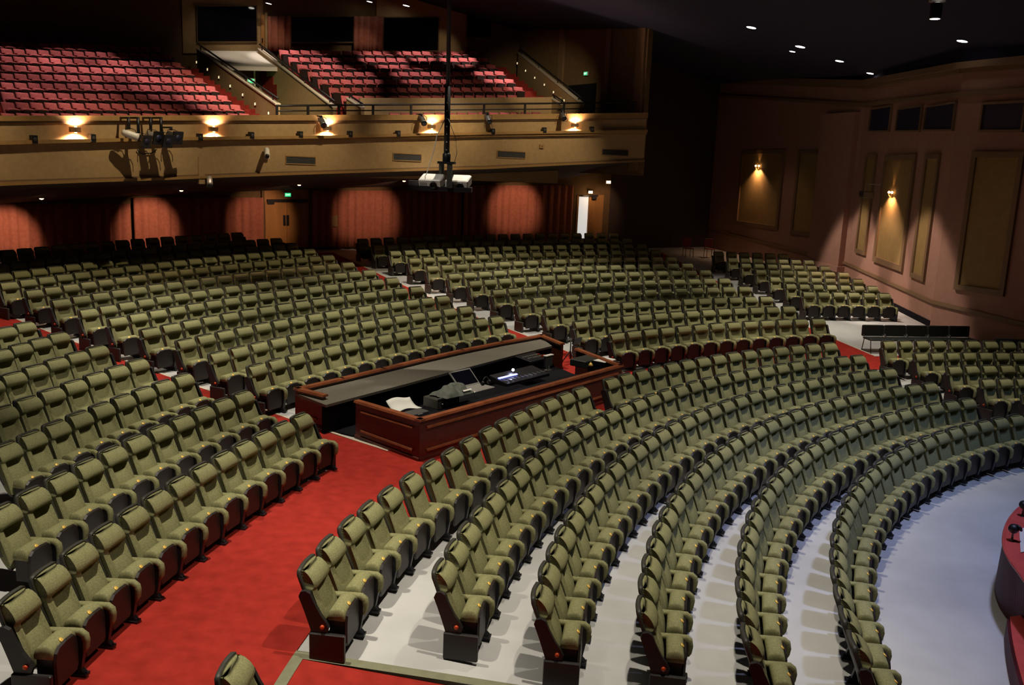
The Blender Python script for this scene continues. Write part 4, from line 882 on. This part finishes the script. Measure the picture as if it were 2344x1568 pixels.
fr = MB(); fr.box(lx(20), lx(-18), -.30, .34, -.03, 0.02); fr.build('yoke_bar', M['black'], mt)
for x, y in ((-13, -.26), (10, .30)): MB().box(lx(x + 6), lx(x - 6), y - .03, y + .03, -.52, -.02).build('hanger_plate', M['shell'], mt)
MB().box(lx(60), lx(-80), -.32, .28, -.60, -.50).build('tray', M['black'], mt)
MB().box(lx(-62), lx(-84), .05, .25, -.50, -.40).build('tray_box', M['grey'], mt)
MB().tube([(lx(-2), .06, .95), (lx(-22), .08, .55), (lx(-30), .06, .2), (lx(-44), .1, -.25), (lx(-58), .1, -.48)], .010, 6).build('cable', M['white'], mt)
MB().tube([(lx(2), .06, .9), (lx(20), .1, .5), (lx(24), .1, .2), (lx(18), .1, -.02)], .006, 6).build('cable', M['black'], mt)
for i, (x0, lb) in enumerate(((-31, 'white projector with round dark lens on the cradle, nearer side'), (29, 'white projector behind the black plate on the far side of the cradle'))):
    t = thing('projector', lb, 'projector'); t.matrix_world = frame_at(b0, yb_) @ Matrix.Translation((lx(x0), .02 if i == 0 else -.06, -.50)) @ Matrix.Rotation(-.15, 4, 'Z') @ Matrix.Rotation(-.28, 4, 'X') @ Matrix.Scale(1.02, 4)
    MB().box(-.24, .24, -.22, .22, 0.005, .20, bev=.02).build('projector_body', M['white'], t)
    MB().lathe([(.075, 0), (.075, .04), (.055, .045), (.05, .02)], 14, Matrix.Translation((-.08, .22, .09)) @ Matrix.Rotation(-PI / 2, 4, 'X')).build('lens', M['black'], t)
    for k in range(5): MB().box(.06 + .03 * k, .072 + .03 * k, .22, .224, .05, .14).build('vent_slot', M['grey'], t)
spot('projector_fill', (b0.x - 2.0, b0.y - 3.0, 8.3), (b0.x, b0.y, b0.z - .4), 420, (1, .92, .8), 16, .6, .05)
# ------------------------------------------------------------------ ceiling lamps
for i, (x, y) in enumerate(((1720, 62), (1832, 106), (1814, 117), (1922, 139), (1992, 167), (2203, 93), (2304, 133), (615, 7), (846, 3), (930, 12))):
    g = at_ceil(x, y)
    if math.hypot(g.x, g.y) > RBW - 1: g = cyl(x, y, RBW - 1)
    w_ = [10, 10, 6, 8.5, 7, 10, 8, 6, 6, 7][i] * (g - EYE).length / F
    lb = ('small bright round downlight in the navy ceiling, %s along from the dark wall end' % ORD[i + 1]) if i < 7 else ('small bright downlight in the ceiling over the balcony, %s from the control room' % ORD[i - 6])
    t = thing('ceiling_light', lb, 'ceiling light', g, 0, 'downlights in the hall ceiling')
    t.rotation_euler = (0, math.atan(CS), 0)
    MB().lathe([(w_ * 1.15, -.002), (w_ * 1.15, -.02), (w_, -.02)], 16).build('trim_ring', M['black'], t); MB().lathe([(w_, -.022), (w_ * .6, -.03), (.01, -.034)], 16).build('lamp', M['lampw'], t)
p = at_depth(2140, 43, 17.0); t = thing('hanging_spotlight', 'large can spotlight glowing at its mouth, hung below the dark ceiling', 'spotlight', p)
MB().lathe([(.105, 0), (.11, .02), (.11, .27), (.085, .29)], 16).build('can', M['black'], t); MB().lathe([(.09, -.005), (.05, -.012), (.01, -.014)], 14).build('lens', M['lampw'], t)
MB().tube([(0, 0, .29), (0, 0, cz(p.x) - p.z)], .02, 8).build('stem', M['grey'], t); MB().box(-.14, .14, -.05, .05, .30, .36).build('bracket', M['silver'], t)
MB().lathe([(.085, .36), (.10, .38), (.02, .46)], 12).build('top_glow', M['lampw'], t)
# ------------------------------------------------------------------ sconces and projector box on the panelled wall
for (P, A, B, n, x, y, lb) in ((PB, BC, AB, nB, 2045, 446, 'brass double sconce glowing on the wide panel nearer the camera'), (PA, AB, AE, nA, 1738, 384, 'brass double sconce glowing on the wall panel further back')):
    p = on_plane(x, y, A, B); m = frame_at(p, n); t = place(thing('wall_sconce', lb, 'wall light', group='sconces on the panelled wall'), m)
    MB().box(-.07, .07, 0, .03, -.14, .12, bev=.008).build('back_plate', M['brass'], t)
    for s in (-1, 1):
        MB().tube([(0, .03, -.04), (s * .08, .09, -.08), (s * .15, .12, 0), (s * .15, .12, .05)], .012, 6).build('arm', M['brass'], t); MB().ball((s * .15, .12, .09), .05, 10, 6).build('bulb', M['lampo'], t)
    for s in (-1, 1):
        q = m @ Vector((s * .12, .22, .02)); spot('sconce_light', q, m @ Vector((s * .25, .02, -1.2)), 110, (1, .55, .30), 105, .6, .04)
    spot('sconce_light', m @ Vector((0, .14, .16)), m @ Vector((0, .06, 1.2)), 10, (1, .52, .26), 60, .8, .03)
p = on_plane(2014, 446, BC, AB); m = frame_at(p, nB); t = place(thing('wall_projector', 'grey boxed projector on a wall bracket beside the nearer sconce', 'projector'), m)
MB().box(-.24, .24, .30, .75, -.14, .12, bev=.02).build('projector_body', M['shell'], t); MB().tube([(-.2, .05, .40), (-.2, .5, .40), (.2, .5, .40), (.2, .05, .40)], .014, 6).build('bracket', M['silver'], t); MB().tube([(0, .5, .12), (0, .5, .40)], .02, 6).build('stem', M['silver'], t); MB().lathe([(.06, 0), (.06, .04), (.04, .05)], 12, Matrix.Translation((0, .75, -.02)) @ Matrix.Rotation(-PI / 2, 4, 'X')).build('lens', M['black'], t)
for y in (25.6, 29.0, 32.0): spot('wall_fill', (-7.5, y - .6, 7.9), (-2.2, y, -.8), 2000, (1, .80, .68), 36, .35, .2)  # added spots aimed at the panelled wall, not fixtures mounted on it
spot('wall_fill', (-9.0, 36, 8.1), (-3.2, 38.0, .6), 130, (1, .70, .50), 46, .8, .3)  # faint added fill on the rear stretch, then the front stretch
spot('wall_fill', (-7.0, 20, 7.9), (-1.0, 21.0, .2), 60, (1, .74, .58), 60, .9, .3)
# ------------------------------------------------------------------ benches, bag, loose chairs
def bench(label, pa, pb, n_seats, z):
    A = at_z(*pa, z); B = at_z(*pb, z); d = (B - A); d.z = 0; L = d.length; d.normalize(); yv = Vector((d.y, -d.x, 0))
    if yv.dot(Vector((0, 0, 0)) - A) < 0: yv = -yv
    t = place(thing('waiting_bench', label, 'bench'), frame_at(((A + B) / 2).xy.to_3d() + Vector((0, 0, z)), yv)); w = L / n_seats
    for i in range(n_seats):
        x = -L / 2 + i * w
        MB().box(x + .012, x + w - .012, -.26, -.18, .46, .80, Matrix.Rotation(.08, 4, 'X'), bev=.02).build('back_pad', M['green'], t)
        MB().box(x + .006, x + w - .006, -.20, .26, .385, .44, bev=.02).build('seat_pad', M['green'], t)
        if 0 < i: MB().box(x - .012, x + .012, -.19, -.15, .42, .52).build('clip', M['silver'], t)
    for i in range(n_seats):
        for s in (0, 1):
            x = -L / 2 + i * w + (.05 if s == 0 else w - .05)
            MB().tube([(x, .20, .39), (x, .27, 0)], .014, 6).build('leg', M['black'], t); MB().tube([(x, -.16, .39), (x, -.24, 0)], .014, 6).build('leg', M['black'], t)
            MB().tube([(x, -.16, .38), (x, -.22, .50)], .014, 6).build('upright', M['black'], t)
    return t
zb = zfl(20.3)
bench('dark padded bench of joined seats behind the bench block, near the panelled wall', (1978, 806), (2226, 808), 5, zb)
bench('end of a second dark padded bench at the picture edge below the blue bag', (2280, 840), (2440, 846), 3, zfl(19.2))
p = surf_ = at_z(2284, 775, zfl(22)); t = thing('blue_bag', 'blue cloth bag with dark top standing by the wall behind the benches', 'bag', p)
MB().lathe([(.20, 0), (.25, .05), (.26, .20), (.20, .30), (.10, .33)], 16).build('bag_body', M['bluebag'], t); MB().tube([(.10 * math.cos(a), 0, .32 + .20 * math.sin(a)) for a in [PI * i / 10 for i in range(11)]], .014, 6).build('handle', M['black'], t)
for (x, y, lb) in ((1574, 588, 'red chair standing alone in the dark rear aisle'), (1622, 596, 'red chair beside the last row near the panelled wall')):
    p = at_z(x, y, zfl(40)) if False else cyl(x, y, 40.5); p.z = zfl(40.5); yv = -p.normalized(); t = place(thing('stacking_chair', lb, 'chair'), frame_at(p, (yv.x, yv.y)))
    MB().box(-.22, .22, -.20, .22, .42, .46, bev=.015).build('seat', M['redchair'], t); MB().box(-.22, .22, -.24, -.20, .52, .95, bev=.015).build('backrest', M['redchair'], t)
    for a in (-.19, .19):
        for b in (-.19, .19): MB().tube([(a, b, .42), (a * 1.1, b * 1.1, 0)], .014, 6).build('leg', M['black'], t)
        MB().tube([(a, -.20, .42), (a, -.225, .60)], .014, 6).build('upright', M['black'], t)
# ------------------------------------------------------------------ stage corner
SZ = zfl(8.0); DK = SZ + .92
edge_px = [(2420, 1090), (2372, 1135), (2344, 1153), (2322, 1172), (2306, 1196), (2298, 1224), (2299, 1252), (2312, 1280), (2330, 1304), (2352, 1334), (2420, 1410)]
top = [at_z(x, y, DK) for x, y in edge_px]
cen = at_z(2500, 1200, DK)
base_px = [(2420, 1190), (2372, 1235), (2340, 1262), (2306, 1290), (2284, 1316), (2276, 1345), (2282, 1378), (2298, 1408), (2322, 1436), (2352, 1466), (2420, 1530)]
bot = [at_z(x, y, SZ) for x, y in base_px]
st = thing('stage', 'glossy red curved stage corner with dark lacquered front', 'stage', (0, 0, 0))
def smooth_line(pts, n=5):
    out = []
    for i in range(len(pts) - 1):
        p0, p1, p2, p3 = pts[max(0, i - 1)], pts[i], pts[i + 1], pts[min(len(pts) - 1, i + 2)]
        for k in range(n):
            t = k / n; out.append(.5 * ((2 * p1) + (p2 - p0) * t + (2 * p0 - 5 * p1 + 4 * p2 - p3) * t * t + (3 * p1 - p0 - 3 * p2 + p3) * t ** 3))
    return out + [pts[-1]]
T_ = smooth_line(top); B_2 = smooth_line(bot)
mb = MB(); n = len(T_); mb.hexa([v + Vector((0, 0, -.05)) for v in T_] + [cen + Vector((0, 0, -.05))], T_ + [cen]); mb.build('deck', M['stagered'], st)
mb = MB(); mb.tube([v + Vector((0, 0, -.012)) for v in T_], .022, 6); mb.build('nosing', M['stagered'], st)
for i in range(0, n - 1, 4):                                                   # lacquered fascia boards
    j = min(i + 4, n - 1); mb = MB()
    ring_t = [v + Vector((0, 0, -.05)) for v in T_[i:j + 1]]; ring_b = B_2[i:j + 1]; ic = [lerp(v, Vector((cen.x, cen.y, v.z)), .06) for v in ring_t]; ib = [lerp(v, Vector((cen.x, cen.y, v.z)), .06) for v in ring_b]
    mb.hexa(ring_b + ib[::-1], ring_t + ic[::-1]); mb.build('fascia_board', M['stagedark'], st)
ap_px = [(2306, 1412), (2309, 1450), (2318, 1500), (2334, 1560), (2352, 1620)]
ap = smooth_line([at_z(x, y, SZ + .30) for x, y in ap_px], 4); rin = [v + Vector((3.0, .9, 0)) for v in ap]
mb = MB(); mb.hexa([Vector((v.x, v.y, SZ)) for v in ap] + [Vector((v.x, v.y, SZ)) for v in rin[::-1]], [Vector((v.x, v.y, SZ + .28)) for v in ap] + [Vector((v.x, v.y, SZ + .28)) for v in rin[::-1]]); o = mb.build('stage_step', M['stagedark']); tag(o, 'low glossy step running along the foot of the red stage', 'step')
mb = MB(); mb.hexa([v + Vector((.04, .01, -.02)) for v in ap] + [v + Vector((0, 0, -.02)) for v in rin[::-1]], [v + Vector((.04, .01, 0)) for v in ap] + [v for v in rin[::-1]]); mb.build('tread', M['stagered'], o)
for i, (x, y, lb) in enumerate(((2316, 1238, 'small black ball-headed light on the stage corner, nearer the camera'), (2340, 1182, 'small black ball-headed light further back on the stage edge'))):
    p = at_z(x, y, DK); t = thing('footlight', lb, 'footlight', p)
    MB().lathe([(.035, 0), (.035, .012), (.015, .02), (.013, .11), (.02, .12)], 12).build('stem', M['grey'], t); MB().ball((0, 0, .175), .068, 14, 9, .95).build('head', M['black'], t); MB().lathe([(.05, 0), (.055, .02), (.03, .035)], 12, Matrix.Translation((.045, -.03, .19)) @ Matrix.Rotation(.9, 4, 'Y')).build('collar', M['black'], t)
g = [at_z(x, y, DK + .004) for x, y in ((2333, 1214), (2352, 1206), (2358, 1262), (2336, 1266))]
mb = MB(); mb.hexa(g, [v + Vector((0, 0, .012)) for v in g]); o = mb.build('grey_mat', M['grey']); o2 = tag(o, 'pale grey flat plate lying on the red stage corner', 'plate'); o.data.materials[0] = M['whitewall']
